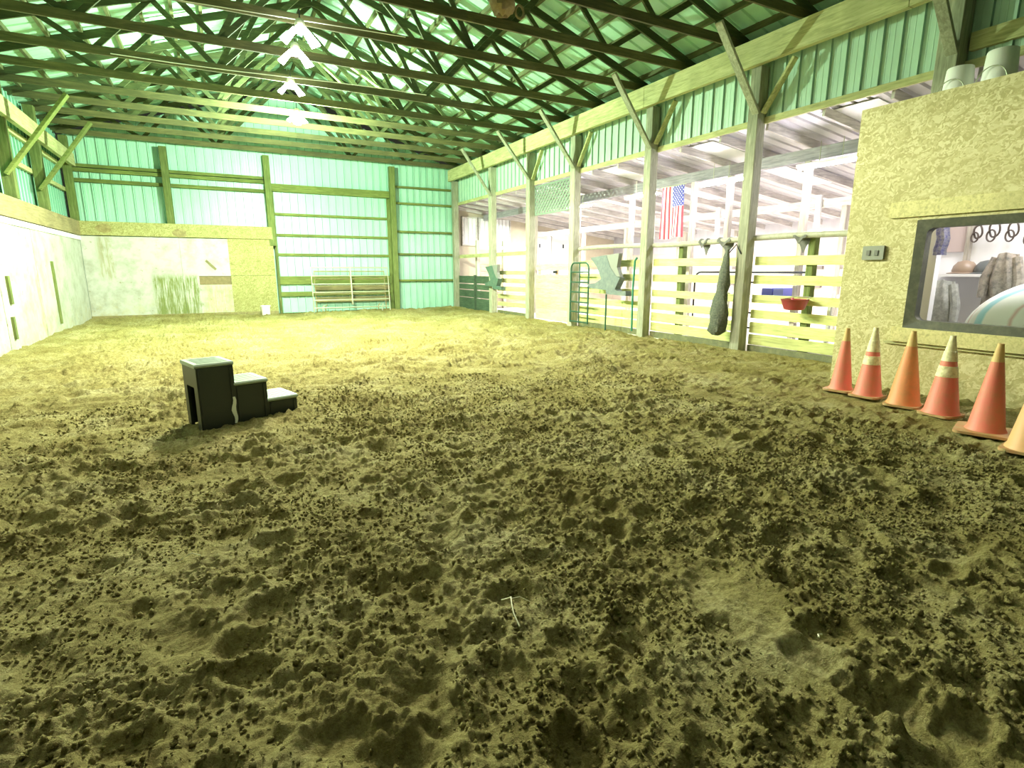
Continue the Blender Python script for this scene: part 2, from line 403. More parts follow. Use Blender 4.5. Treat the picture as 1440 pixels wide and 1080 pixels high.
def setting(mb, name, m, label=None):
    o = mb.build(name, m); o['kind'] = 'structure'
    if label: o['label'] = label
    return o
# back wall
mb = MB(); gab = lambda t: 5.15+1.9*(1-abs((XL-.15+t*11.8)-RX)/(5.9)) if True else 0
ribbed(mb, (XL-.15, 20.2), (RX, 20.2), -.1, lambda t: 5.1+t*1.9, (0, -1)); ribbed(mb, (RX, 20.2), (8.35, 20.2), -.1, lambda t: 7.0-t*1.9, (0, -1))
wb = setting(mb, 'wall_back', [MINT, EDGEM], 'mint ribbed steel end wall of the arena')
def child_box(par, name, m, *b, ch=.004):
    q = MB().box(*b, ch=ch); return q.build(name, m, par)
for z in (4.20, 3.92): child_box(wb, 'girt', WOODX, -3.3, 1.65, 20.06, 20.15, z-.05, z+.05)
child_box(wb, 'girt', WOODX, -3.3, 1.65, 20.06, 20.15, 4.27, 4.36)
for z in (4.35, 3.79, 2.8, 2.0, 1.05): child_box(wb, 'girt', WOODX, 5.88, 8.1, 20.06, 20.15, z-.035, z+.035)
child_box(wb, 'door_header', WOODX, 1.84, 5.70, 19.98, 20.09, 3.92, 4.16)
# big sliding door in the middle bay
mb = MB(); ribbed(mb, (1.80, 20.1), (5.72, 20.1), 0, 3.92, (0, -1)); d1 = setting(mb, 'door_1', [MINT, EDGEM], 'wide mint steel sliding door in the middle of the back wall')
for z in (3.22, 2.56, 1.93): child_box(d1, 'door_rail', WOODX, 1.85, 5.68, 20.02, 20.085, z-.04, z+.04)
child_box(d1, 'kick_board', WOODX, 1.85, 5.68, 20.0, 20.07, .95, 1.22); child_box(d1, 'kick_board', WOODX, 1.85, 5.68, 20.0, 20.07, .55, .70)
child_box(d1, 'door_stile', WOODZ, 5.60, 5.70, 19.97, 20.06, 0, 3.9); child_box(d1, 'door_stile', WOODZ, 1.80, 1.88, 19.97, 20.06, 0, 3.9)
# left wall steel
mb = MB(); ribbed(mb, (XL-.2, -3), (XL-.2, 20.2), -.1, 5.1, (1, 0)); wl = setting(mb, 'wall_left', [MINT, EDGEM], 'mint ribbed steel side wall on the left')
for z in (3.62, 4.25): child_box(wl, 'girt', WOODY, XL-.175, XL-.10, -2.8, 20.1, z-.05, z+.05)
# kick wall along the left and the back: plywood sheets under a cap board
KICKL = kick('white_kick_plywood_left', [(1, .75, 1.05, 0.1, 1.6, (.45, .38, .16), .9)])
KICKB = kick('white_kick_plywood_back', [(0, -.75, .55, -.2, 1.35, (.16, .20, .05), 1.0), (0, .55, 1.9, -.2, 1.1, (.40, .38, .12), .5), (0, -2, -1.55, 1.1, 2.5, (.25, .23, .08), .6)])
kg = thing('kick_wall', 'white plywood kick wall along the left side', None, (XL, 14, 0)); kg['kind'] = 'structure'; kg.name = 'wall_left_kick'
WL[kg.name] = Vector((XL, 14, 0))
y = 19.86; k = 0
while y > -1.5:
    q = MB(); q.bar((XL+.02+.012*(k % 2), y-.606, 0), (XL+.02+.012*(k % 2), y-.606, 2.38), .02, 1.212, up=(0, 1, 0))
    q = MB(); q.box(XL+.01, XL+.035+.01*(k % 2), y-1.212, y-.004, .0, 2.38, ch=.002); q.build('plywood_sheet', KICKL, kg); y -= 1.212; k += 1
q = MB(); q.box(XL+.0, XL+.085, -1.5, 19.86, 2.39, 2.78, ch=.006); q.build('cap_board', wood('cap_along_y', (.33, .27, .13), (.42, .35, .19), 'Y'), kg)
q = MB(); q.box(XL+.03, XL+.065, -1.5, 19.86, 2.26, 2.37, ch=.004); q.build('top_batten', WHITEPAINT, kg)
for y0, z0, z1 in ((16.2, .2, 1.62), (12.95, .82, 1.32), (12.85, .2, .6)):
    MB().box(XL+.046, XL+.085, y0-.05, y0+.05, z0, z1, ch=.003).build('wear_strip', DARKSTRIP if 'DARKSTRIP' in globals() else WOODZ, kg)
kb = thing('wall_back_kick', 'white and bare plywood kick wall in the back left corner', None, (-1, 19.9, 0)); kb['kind'] = 'structure'
MB().box(XL+.04, -.9, 19.87, 19.895, .03, 2.38, ch=.002).build('plywood_sheet', KICKB, kb)
q = MB(); q.box(-.895, .42, 19.87, 19.895, .03, .97, ch=.002); q.box(-.895, -.47, 19.87, 19.895, .97, 1.24); q.box(-.895, .42, 19.87, 19.895, 1.24, 2.38, ch=.002); q.build('plywood_sheet', KICKB, kb)
MB().box(-.5, .42, 19.90, 19.92, .9, 1.3).build('backing_board', stained('brown_backing', (.22, .17, .07), (.10, .08, .03)), kb)
q = MB(); q.bar((-.24, 19.862, 1.72), (.02, 19.862, 1.44), .012, .07); q.build('gouge_board', stained('brown_splinter', (.20, .18, .07), (.10, .08, .03)), kb)
MB().box(.42, 1.74, 19.86, 19.90, .03, 1.25, ch=.003).build('strand_board_panel', OSB2, kb)
MB().box(.42, 1.74, 19.86, 19.90, 1.255, 2.40, ch=.003).build('strand_board_panel', OSB2, kb)
q = MB(); q.box(XL+.04, 1.74, 19.82, 19.89, 2.40, 2.79, ch=.006); q.build('cap_board', OSB2, kb)
for x, z in ((-2.72, 2.6), (-.85, 2.52)):
    q = MB(); q.grid(lambda u, v: (x+(.16+.05*math.sin(5*u*PI))*math.cos(2*PI*u)*v, 19.817, z+(.13)*math.sin(2*PI*u)*v), 14, 1); q.build('dark_knot', stained('rot_patch', (.20, .16, .05), (.40, .34, .14)), kb)
q = MB(); q.box(XL+.04, 1.74, 19.80, 19.90, -.02, .10, ch=.01); q.build('base_plank', stained('muddy_base_plank', (.20, .17, .07), (.36, .32, .12)), kb)

# roof: two steel slopes (ribs run down the slope) on purlins
def slope(mb, x0, z0, x1, z1, y0, y1, pitch=.305, h=-.03, thick=.015, mi=0):
    s = []; k = y0
    while k < y1:
        s += [(k, 0), (k+.02, h), (k+.05, h), (k+.07, 0)]; k += pitch
    s.append((y1, 0)); vs = []; fs = []
    for yy, o in s: vs += [(x0, yy, z0+o), (x1, yy, z1+o)]
    for i in range(len(s)-1): fs.append([2*i, 2*i+1, 2*i+3, 2*i+2])
    n = len(vs)
    vs += [(x0, y0, z0+.05), (x1, y0, z1+.05), (x1, y1, z1+.05), (x0, y1, z0+.05)]; fs.append([n, n+1, n+2, n+3])
    mb._add(vs, fs, mi)
mb = MB(); slope(mb, RX, RZ+.34, XL-.5, ZE+.12, -3, 20.3, h=.03); slope(mb, RX, RZ+.34, 8.75, ZE+.12, -3, 20.3, h=.03)
rf = setting(mb, 'ceiling', ROOFM, 'pale mint underside of the steel arena roof')
PUR = wood('purlin_wood', (.10, .12, .04), (.16, .17, .07), 'Y')
for sgn, xe in ((-1, XL-.3), (1, 8.5)):
    n = 12
    for i in range(n):
        t = (i+.3)/n; x = RX+(xe-RX)*t; zt = RZ+.34+(ZE+.15-RZ-.34)*abs(x-RX)/(6.35 if sgn > 0 else 6.25)
        MB().box(x-.03, x+.03, -2.9, 20.15, zt-.10, zt-.012).build('purlin', PUR, rf)
# roof trusses
def rafz(x): return RZ+.16-(RZ+.16-ZE-.16)*abs(x-RX)/5.85
TY = [19.7, 18.5, 17.3, 16.1, 14.95, 13.75, 12.45, 11.05, 9.6, 8.3, 7.1, 5.9, 4.7, 3.5, 2.3]
ORD = ['first', 'second', 'third', 'fourth', 'fifth', 'sixth', 'seventh', 'eighth', 'ninth', 'tenth', 'eleventh', 'twelfth', 'thirteenth', 'fourteenth', 'fifteenth']
def truss():
    t = thing('roof_truss', 'wooden roof truss, first counted from the back wall', 'roof truss', (RX, TY[0], ZE+.05), 0, 'wooden roof trusses across the arena')
    y = TY[0]; w = .04; zc = ZE+.05+.07
    MB().bar((XL-.1, y, zc), (RX-.02, y, zc), w, .14, ch=.003).build('bottom_chord', TRUSSW, t)
    MB().bar((RX-.018, y, zc), (8.25, y, zc), w, .14, ch=.003).build('bottom_chord', TRUSSW, t)
    for s, xe in ((-1, XL-.35), (1, 8.6)):
        MB().bar((RX, y+.0, rafz(RX)), (xe, y, rafz(xe)), w, .14, ch=.003).build('top_chord', WEBW, t)
    bx = [RX+d for d in (-3.9, -2.0, 2.0, 3.9)]; top = [RX+d for d in (-4.6, -2.95, -1.1, 1.1, 2.95, 4.6)]
    pairs = [(bx[0], top[0]), (bx[0], top[1]), (bx[1], top[1]), (bx[1], top[2]), (bx[1], RX-.02), (bx[2], RX+.02), (bx[2], top[3]), (bx[2], top[4]), (bx[3], top[4]), (bx[3], top[5])]
    for a, b in pairs:
        MB().bar((a, y+.042, zc), (b, y+.042, rafz(b)-.03), w, .09, up=(1, 0, 0), ch=.003).build('web', WEBW, t)
    return t
T0 = truss()
for i, yy in enumerate(TY[1:], 1):
    dup(T0, (RX, yy, ZE+.05), 'wooden roof truss, %s counted from the back wall' % ORD[i])
# diagonal sway braces between trusses
for (a, b, lab) in (((2.6, 8.4, 5.2), (2.0, 10.3, 6.5), 'pale slanting sway brace crossing the trusses right of the hanging lamps'),
                    ((2.75, 12.6, 5.2), (2.3, 14.2, 6.3), 'short pale sway brace beside the brightest lamp'),
                    ((3.6, 12.6, 5.2), (3.1, 14.2, 6.2), 'short pale sway brace, second to the right of the brightest lamp'),
                    ((-.9, 8.5, 5.2), (-.6, 10.2, 6.0), 'slanting brace among the dark trusses at the upper left')):
    tag(MB().bar(a, b, .09, .04, ch=.003).build('sway_brace', WOODY), lab, 'brace', 'sway braces')
# eave beams
def beam(x, name, lab, z0=4.65, z1=ZE+.04):
    t = thing(name, lab, 'beam', (x, 9, z0))
    for k, (y0, y1) in enumerate(((-2.5, 4.4), (4.41, 9.29), (9.3, 14.2), (14.21, 20.05))):
        MB().box(x-.05, x+.05, y0, y1, z0, z1, ch=.005).build('plank', WOODY, t)
    return t
beam(8.02, 'eave_beam', 'wide wooden beam carrying the trusses along the right side'); beam(XL+.12, 'eave_beam', 'wooden beam carrying the trusses along the left wall', 4.26, 4.60)

PALEPOST = wood('veil_greyed_post', (.38, .39, .27), (.56, .56, .42), 'Z')  # glare veil over the right side put into a paler wood colour
def post(x, y, z1, lab, w=.17, m=None, z0=-.05, name='wooden_post', d=None):
    return tag(MB().bar((x, y, z0), (x, y, z1), w, d or w, ch=.008, up=(0, 1, 0)).build(name, m or WOODZ), lab, 'post', 'arena posts')
# right posts
RP = [(8.2, 19.95, 'wooden post in the far right corner of the arena'), (8.2, 16.75, 'wooden post on the right side behind the small bent grey panel'),
      (8.2, 14.25, 'wooden post at the left edge of the tan plank gateway'), (8.2, 12.0, 'wooden post between the tan gateway and the pipe gate'),
      (8.2, 9.25, 'wooden post left of the hanging flag'), (8.2, 6.72, 'thick wooden post with the dark hay bag tied to it')]
for x, y, lab in RP: post(x, y, 4.66, lab, .2, PALEPOST)
post(8.2, 3.95, 4.66, 'wooden post rising behind the strand board wall near the upturned buckets', .24, PALEPOST, z0=3.27)
for k, (y, zb) in enumerate(((16.75, 3.78), (14.25, 3.95), (12.0, 3.9), (9.25, 3.86), (6.72, 3.95), (3.95, 3.95))):
    lab = ['behind the small bent grey panel', 'at the left edge of the tan gateway', 'left of the pipe gate', 'left of the flag', 'with the hay bag', 'behind the upturned buckets'][k]
    tag(MB().bar((8.12, y-.05, zb), (7.12, y-.05, 5.12), .05, .13, ch=.004, up=(0, 1, 0)).build('knee_brace', PALEPOST), 'slanting knee brace on the right post '+lab, 'brace', 'knee braces of the right side')
    if k in (1, 2, 3, 4):
        tag(MB().bar((8.2, y-.12, 3.95), (8.2, y-.62, 4.64), .05, .10, ch=.004, up=(1, 0, 0)).build('wall_brace', WOODY), 'small brace along the wall on the post '+lab, 'brace', 'wall braces of the right side')
# left posts + braces
for y, lab in ((12.0, 'wooden post at the left frame edge above the white kick wall'), (14.4, 'second wooden post from the back left corner'), (16.75, 'first wooden post from the back left corner with a crossing brace'), (19.9, 'wooden post in the back left corner')):
    post(XL+.0, y, 5.03, lab, .19, z0=2.79)
    if 13 < y < 19:
        tag(MB().bar((XL+.0, y-.12, 3.22), (XL+1.12, y-.12, 4.78), .06, .19, ch=.004, up=(0, 1, 0)).build('knee_brace', WOODX), 'slanting knee brace on the '+{12.0: 'post at the left frame edge', 14.4: 'second post from the back left corner', 16.75: 'first post from the back left corner'}[y], 'brace', 'knee braces of the left side')
# back wall posts
for x, z0, lab in ((-1.04, 2.79, 'dark wooden post in the middle of the left part of the back wall'), (1.74, 2.2, 'dark wooden post left of the big steel door'), (5.8, -.05, 'dark wooden post right of the big steel door')):
    post(x, 19.93, 4.98, lab, .19, z0=z0)

# right upper steel band, trim under it
mb = MB(); ribbed(mb, (8.34, 20.2), (8.34, -3), 3.85, 5.1, (-1, 0)); wr = setting(mb, 'wall_right', [metal_sheet('veiled_mint_steel', (.54, .76, .60)), EDGEP], 'mint steel band above the openings on the right side')  # same steel as the other walls, lightened to paint in the glare veil
child_box(wr, 'lower_trim', WOODY, 8.27, 8.315, -2.5, 20.1, 3.80, 3.90)
child_box(wr, 'girt', WOODY, 8.25, 8.315, 2.0, 3.80, 4.0, 4.2)

# ------------------------------------------------------------------ board fence on the right
def fence_bay(y0, y1, zs, lab, mt=FENCEW, x=8.34, base=True):
    t = thing('board_fence', lab, 'fence', (x, (y0+y1)/2, 0), 0, 'board fence bays along the aisle')
    for a, b in zs:
        j = random.uniform(-.008, .008)
        MB().bar((x, y0, (a+b)/2+j), (x, y1, (a+b)/2-j), .035, b-a, ch=.004).build('board', mt, t)
    if base: MB().box(x-.03, x+.03, y0, y1, -.05, .11, ch=.004).build('base_plank', stained('muddy_plank', (.13, .14, .07), (.25, .25, .12)), t)
    return t
ZB = [(1.50, 1.65), (1.18, 1.33), (.86, 1.0), (.58, .73), (.33, .52), (.12, .30)]
fence_bay(4.25, 6.6, ZB, 'board fence bay between the hay bag post and the strand board wall')
fence_bay(6.8, 9.15, ZB, 'board fence bay under the flag')
fence_bay(9.35, 11.9, ZB, 'board fence bay behind the pipe gate')
fence_bay(14.35, 16.65, [(1.28, 1.4), (1.02, 1.16), (.76, .9), (.5, .64), (.26, .4)], 'board fence bay left of the tan gateway', WOODY)
t = thing('dark_panel', 'dark green board barrier in the far right corner', 'fence', (8.3, 18.3, 0))
for a, b in ((.0, .42), (.44, .70), (.73, .92), (.95, 1.22)): MB().bar((8.28, 16.86, (a+b)/2), (8.28, 19.84, (a+b)/2), .035, b-a-.01, ch=.004).build('board', DARKW, t)
MB().bar((8.24, 18.3, 0), (8.24, 18.3, 1.25), .09, .05, up=(0, 1, 0)).build('upright', DARKW, t)
for y in (8.42, 5.62): post(8.43, y, 1.95, 'short fence post behind the boards '+('under the flag' if y > 8 else 'beside the red feed tub'), .12)
# rail above the fence
tag(MB().tube([(8.30, y, 1.95+.02*math.sin(y*1.3)) for y in np.linspace(4.22, 11.95, 24)], .05, 10).build('pole_rail', stained('weathered_pole', (.42, .42, .32), (.26, .25, .18))), 'long grey pole rail lying above the board fence', 'rail')
# higher plank in the far bay
tag(MB().bar((8.32, 14.35, 1.93), (8.32, 19.85, 1.93), .035, .12, ch=.004).build('rail_board', WOODY), 'brown rail board above the fence in the far right bays', 'rail')
# tan gateway
t = thing('plank_gate', 'tan wooden plank gate filling the opening between two posts', 'gate', (8.36, 13.1, 0))
for k, (a, b) in enumerate(((.02, .34), (.345, .66), (.665, .86), (.865, 1.06), (1.065, 1.30), (1.42, 1.60))): MB().bar((8.36, 12.12, (a+b)/2), (8.36, 14.14, (a+b)/2), .04, b-a, ch=.004).build('plank', TANW, t)
for y in (12.2, 14.05, 13.1): MB().bar((8.405, y, 0.02), (8.405, y, 1.6), .05, .09, up=(0, 1, 0)).build('batten', TANW, t)
MB().box(8.31, 8.345, 13.0, 13.16, 1.34, 1.40).build('latch', BLACKM, t)
# lattice above the gateway
t = thing('lattice_panel', 'diamond lattice panel hanging above the tan gateway', 'lattice', (8.3, 13.1, 2.95))
q = MB(); y0, y1, z0, z1 = 12.12, 14.15, 2.98, 3.74
def clip(p, d):
    ts = []
    for k, lo, hi in ((0, y0, y1), (1, z0, z1)):
        a, b = (lo-p[k])/d[k], (hi-p[k])/d[k]; ts.append((min(a, b), max(a, b)))
    a = max(ts[0][0], ts[1][0]); b = min(ts[0][1], ts[1][1]); return (a, b) if b-a > .03 else None
for s in (-1, 1):
    k = -1.2
    while k < 2.4:
        p = (y0+k if s > 0 else y1-k, z0); c = clip(p, (s*1.0, 1.0))
        if c: q.bar((8.3+.006*s, p[0]+s*c[0], p[1]+c[0]), (8.3+.006*s, p[0]+s*c[1], p[1]+c[1]), .01, .05)
        k += .15
LATM = mat('grey_green_lattice', (.20, .26, .20), .7)
q.build('lattice_strips', LATM, t); q = MB()
for a, b in (((y0, z0), (y1, z0)), ((y0, z1), (y1, z1)), ((y0, z0), (y0, z1)), ((y1, z0), (y1, z1))): q.bar((8.3, a[0], a[1]), (8.3, b[0], b[1]), .035, .05)
q.build('frame', LATM, t)
# pipe gate with round corner, swung against the fence
def pipe_gate(name, lab, x, y0, y1, z0, z1, m, nb, r=.021, rad=.16, group=None, tilt=0.0):
    t = thing(name, lab, 'gate', (x, (y0+y1)/2, 0), group=group)
    def arc(cy, cz, a0, a1): return [(x, cy+rad*math.cos(a0+(a1-a0)*k/6), cz+rad*math.sin(a0+(a1-a0)*k/6)) for k in range(7)]
    pts = [(x, y0, z0)]+arc(y0+rad, z1-rad, PI, PI/2)+arc(y1-rad, z1-rad, PI/2, 0)+[(x, y1, z0)]
    MB().tube(pts, r, 10).build('frame', m, t)
    for k in range(nb):
        z = z0+.03+(z1-z0-.15)*k/(nb-1)*.92; MB().tube([(x, y0+.01, z), (x, y1-.01, z)], r*.85, 8).build('bar', m, t)
    MB().tube([(x, (y0+y1)/2, z0), (x, (y0+y1)/2, z1)], r*.8, 8).build('upright', m, t)
    return t
pipe_gate('pipe_gate', 'dark pipe gate with round corner beside the far fence post', 8.06, 11.13, 11.9, .1, 1.6, DARKP, 6)
pipe_gate('pipe_gate', 'black pipe gate standing in the aisle behind the fence', 9.42, 6.2, 9.0, .25, 1.38, BLACKM, 4)
tag(MB().tube([(8.0, 10.33, .0), (8.0, 10.33, .87)], .02, 8).build('metal_stake', DARKP), 'thin metal stake standing against the fence below the bent grey panel', 'stake')
tag(MB().tube([(8.03, 9.42, .1), (8.03, 9.44, 1.0), (8.04, 9.42, 1.62), (8.04, 9.36, 1.68)], .022, 8).build('green_pole', mat('teal_pole', (.03, .22, .14), .4)), 'thin green pole leaning on the post left of the flag', 'pole')
# bent padded panels: side outlines in the plane of the fence
BP1 = [(.41, .76), (-.19, .81), (-.35, .54), (-.57, .34), (-.71, .30), (-.55, .05), (-.63, .01), (-.93, .02), (-.94, -.09), (-.24, -.07), (-.21, .02), (.42, .05), (.51, .14), (.19, .17), (-.03, .27), (.13, .52)]
BP2 = [(-.19, .81), (-.64, .84), (-.58, .54), (-.71, .32), (-.57, .34), (-.35, .54)]
def bent(name, y, z, s, lab, m):
    # side outline in the Y-Z plane: back leaning up and away, seat sticking out to +Y
    P = BP1; t = thing(name, lab, 'panel', (7.98, y, z-.3))
    MB().prism([(7.94, y+a*s, z+b*s) for a, b in BP1], (0, 0, 0), (.16, 0, 0)).build('shell', m, t)
    MB().prism([(7.95, y+a*s, z+b*s) for a, b in BP2], (0, 0, 0), (.10, 0, 0)).build('pale_back', mat('pale_grey_pad', (.24, .25, .22), .8), t, 'paler grey back')
    return t
bent('bent_panel', 10.5, .95, 1.0, 'large dark grey bent panel hanging on the fence beside the pipe gate', stained('grey_plastic', (.13, .16, .16), (.22, .25, .22), .6))
bent('bent_panel', 16.45, .88, .85, 'small dark green bent panel on the fence near the far right corner', stained('green_plastic', (.08, .15, .11), (.16, .22, .16), .6))
# hay bag on the big post
t = thing('hay_bag', 'dark mesh hay bag tied to the thick wooden post', 'hay bag', (8.0, 6.95, .3))
HB = stained('dark_mesh', (.085, .10, .075), (.20, .21, .14), sc=30, amt=.8); N, L, b = nodes(HB); bump(HB, noise(HB, coords(HB), 42, 3, .7), .9, .03)
prof = [(.02, 1.78), (.05, 1.66), (.08, 1.42), (.11, 1.16), (.10, 1.04), (.125, .9), (.15, .66), (.165, .48), (.15, .33), (.07, .26)]
q = MB(); n = 20
vs = []; fs = []
for i, (r, z) in enumerate(prof):
    for k in range(n):
        a = 2*PI*k/n; rr = r*(1+.18*math.sin(3*a+z*9)+.1*math.sin(7*a-z*14))
        vs.append((7.96+rr*.75*math.cos(a)-.0, 6.90+.08*(1.7-z)+rr*1.05*math.sin(a), z))
for i in range(len(prof)-1):
    for k in range(n): fs.append([i*n+k, i*n+(k+1) % n, (i+1)*n+(k+1) % n, (i+1)*n+k])
fs += [list(range(n)), [(len(prof)-1)*n+k for k in range(n)]]
q._add(vs, fs, 0, True); q.build('bag', HB, t)
MB().tube([(8.02, 6.93, 1.7), (8.06, 6.80, 1.86), (8.09, 6.72, 1.70)], .012, 6).build('tie_rope', BLACKM, t)
MB().tube([(8.02+.1*math.cos(a), 6.98+.13*math.sin(a), 1.02) for a in np.linspace(0, 2*PI, 17)], .01, 6).build('cord', WHITEP, t)
# rags over the rail
RAG = stained('dark_cloth', (.13, .13, .12), (.22, .22, .18), .9)
for k, (y, w, lab) in enumerate(((7.25, .34, 'dark cloth hanging from the pole rail left of the hay bag'), (5.75, .26, 'dark cloth hanging from the pole rail above the red feed tub'), (7.75, .22, 'small dark cloth hanging from the pole rail under the flag'))):
    def f(u, v, y=y, w=w):
        a = v*PI*1.0; zz = 2.0-(abs(v-.35)*2)**1.1*(.22-.10*abs(u-.5)*2)
        return (8.30+.062*math.cos(PI*min(max(v*1.6, 0), 1)+PI), y+(u-.5)*w*(1-.45*abs(v-.35)), zz+.02*math.sin(9*u))
    tag(MB().grid(f, 10, 10, thick=.008).build('hanging_cloth', RAG), lab, 'cloth')
# red feed tub hanging on the fence + pink bottle; blue boxes on a pale table behind
t = thing('feed_tub', 'red feed tub hanging on the arena side of the fence', 'tub', (8.1, 5.62, .80))
RED = stained('red_rubber', (.36, .05, .05), (.25, .07, .05)); q = MB()
q.lathe([(.12, .0), (.15, .01), (.20, .15), (.215, .165), (.20, .17), (.19, .155), (.14, .03)], (8.1, 5.62, .80), 24, cap1=True); q.build('tub', RED, t)
MB().tube([(8.1, 5.62-.2, .965), (8.3, 5.5, 1.0), (8.3, 5.74, 1.0), (8.1, 5.62+.2, .965)], .007, 6).build('hanger', STEELP, t)
tag(MB().lathe([(.04, 0), (.045, .01), (.045, .09), (.02, .115), (.02, .14)], (8.1, 5.66, .85), 16).build('pink_bottle', mat('pink_plastic', (.75, .18, .25), .4)), 'pink bottle standing in the red feed tub', 'bottle')
t = thing('aisle_table', 'pale table in the aisle behind the fence under the blue boxes', 'table', (9.0, 6.4, 0))
MB().box(8.75, 9.3, 5.4, 7.6, .86, .90, ch=.004).build('tabletop', WHITEPAINT, t)
for x in (8.8, 9.25):
    for y in (5.47, 7.53): MB().box(x-.025, x+.025, y-.025, y+.025, 0, .86).build('leg', WHITEPAINT, t)
BLUE = mat('blue_plastic', (.12, .13, .62), .45); BLUE2 = mat('violet_blue_plastic', (.25, .26, .85), .45)
tag(MB().box(8.85, 9.1, 6.60, 6.82, .90, 1.10, ch=.012).build('storage_box', BLUE), 'darker blue box, left of the two on the aisle table', 'box')
tag(MB().box(8.85, 9.1, 6.38, 6.58, .90, 1.11, ch=.012).build('storage_box', BLUE2), 'brighter blue box, right of the two on the aisle table', 'box')
# ------------------------------------------------------------------ tack room
XT = 6.9
q = MB(); Y1 = 4.18; W0, W1, V0, V1 = 1.35, 3.40, .80, 1.93
q.box(XT, XT+.1, W1, Y1, 0, 3.2); q.box(XT, XT+.1, -2.5, W0, 0, 3.2); q.box(XT, XT+.1, W0, W1, 0, V0); q.box(XT, XT+.1, W0, W1, V1, 3.2)
q.box(XT+.1, 8.3, Y1-.1, Y1, 0, 3.2); q.box(XT, 8.9, -2.5, Y1, 3.2, 3.26)
wt = setting(q, 'wall_tack_room', OSB, 'strand board wall of the tack room with a large window')
child_box(wt, 'sill_board', CAPW, XT-.06, XT+.02, W0-.1, W1+.10, .62, .78); child_box(wt, 'sill_shadow_strip', WOODY, XT-.03, XT+.0, W0-.1, W1+.18, .585, .615)
child_box(wt, 'head_board', CAPW, XT-.03, XT+.01, W0-.1, W1+.30, 2.0, 2.17)
WIN = MB(); fw = .14
def rrect(y0, y1, z0, z1, r, n=6):
    P = []
    for cy, cz, a0 in ((y1-r, z1-r, 0), (y0+r, z1-r, PI/2), (y0+r, z0+r, PI), (y1-r, z0+r, 1.5*PI)):
        for k in range(n+1): a = a0+PI/2*k/n; P.append((cy+r*math.cos(a), cz+r*math.sin(a)))
    return P
o_ = rrect(W0, W1, V0-.02, V1+.03, .005); i_ = rrect(W0+fw, W1-.10, V0+.07, V1-.06, .07); n = len(o_)
vs = [(XT-.035, a, b) for a, b in o_]+[(XT-.02, a, b) for a, b in i_]+[(XT+.09, a, b) for a, b in i_]+[(XT+.0, a, b) for a, b in o_]
fs = [[r*n+k, r*n+(k+1) % n, ((r+1) % 4)*n+(k+1) % n, ((r+1) % 4)*n+k] for r in range(4) for k in range(n)]
wf = WIN._add(vs, fs).build('window_1', stained('black_gasket', (.055, .06, .035), (.12, .12, .07), .5)); wf['kind'] = 'structure'; wf['label'] = 'dark framed tack room window beside the cones'
q = MB(); q._add([(XT+.05, W0+fw-.03, V0+.05), (XT+.05, W1-.08, V0+.05), (XT+.05, W1-.08, V1-.04), (XT+.05, W0+fw-.03, V1-.04),
                  (XT+.056, W0+fw-.03, V0+.05), (XT+.056, W1-.08, V0+.05), (XT+.056, W1-.08, V1-.04), (XT+.056, W0+fw-.03, V1-.04)],
                 [[0, 3, 2, 1], [4, 5, 6, 7], [0, 1, 5, 4], [1, 2, 6, 5], [2, 3, 7, 6], [3, 0, 4, 7]]).build('pane', GLASS, wf)
# interior
q = MB(); q.box(8.85, 8.9, -2.5, Y1, 0, 3.2); q.box(XT+.1, 8.85, Y1-.14, Y1-.1, 0, 3.2); setting(q, 'wall_tack_room_inner', WHITEPAINT, 'white inner walls of the tack room')
setting(MB().box(XT+.1, 8.85, -2.5, Y1-.15, .0, .04), 'floor_tack_room', CREAMW, 'pale floor of the tack room')
tag(MB().box(7.42, 7.52, 3.42, 3.52, .04, 3.19, ch=.006).build('white_post', WHITEPAINT), 'white post just inside the left end of the tack room window', 'post')
tag(MB().grid(lambda u, v: (7.38+.02*math.sin(8*u), 3.44-.13*u+.01*math.sin(9*v), 1.95-.36*v), 6, 6, thick=.01).build('blue_cloth', stained('blue_print_cloth', (.22, .22, .6), (.7, .7, .85), sc=25, amt=.9)), 'blue printed cloth hanging on the white post in the tack room', 'cloth')
for k, (y, z, c, lab) in enumerate(((3.36, 1.376, (.10, .11, .11), 'dark rounded helmet on the shelf at the back of the tack room'), (3.60, 1.376, (.30, .22, .16), 'brown rounded helmet on the shelf at the back of the tack room'))):
    t = thing('riding_helmet', lab, 'helmet', (8.55, y, z)); hc = mat('helmet_shell%d' % k, c, .4)
    MB().lathe([(.13, 0), (.135, .04), (.12, .10), (.08, .15), (.01, .17)], (8.55, y, z), 20).build('shell', hc, t)
    MB().lathe([(.175, .0), (.18, .008), (.13, .02)], (8.53, y, z), 20).build('brim', hc, t)
tag(MB().box(8.35, 8.84, 2.7, 3.95, 1.34, 1.375, ch=.004).build('wall_shelf', WHITEPAINT), 'white shelf at the back of the tack room under the bridles', 'shelf')
tag(MB().box(8.80, 8.845, 3.74, 4.0, 1.66, 2.2, ch=.004).build('pinboard', mat('pink_brown_board', (.52, .42, .40), .8)), 'pinkish brown board on the tack room wall', 'board')
tag(MB().box(8.76, 8.84, 3.68, 3.73, 1.38, 2.5, ch=.004).build('wooden_upright', PALEZ), 'pale wooden upright standing on the shelf inside the tack room', 'upright')
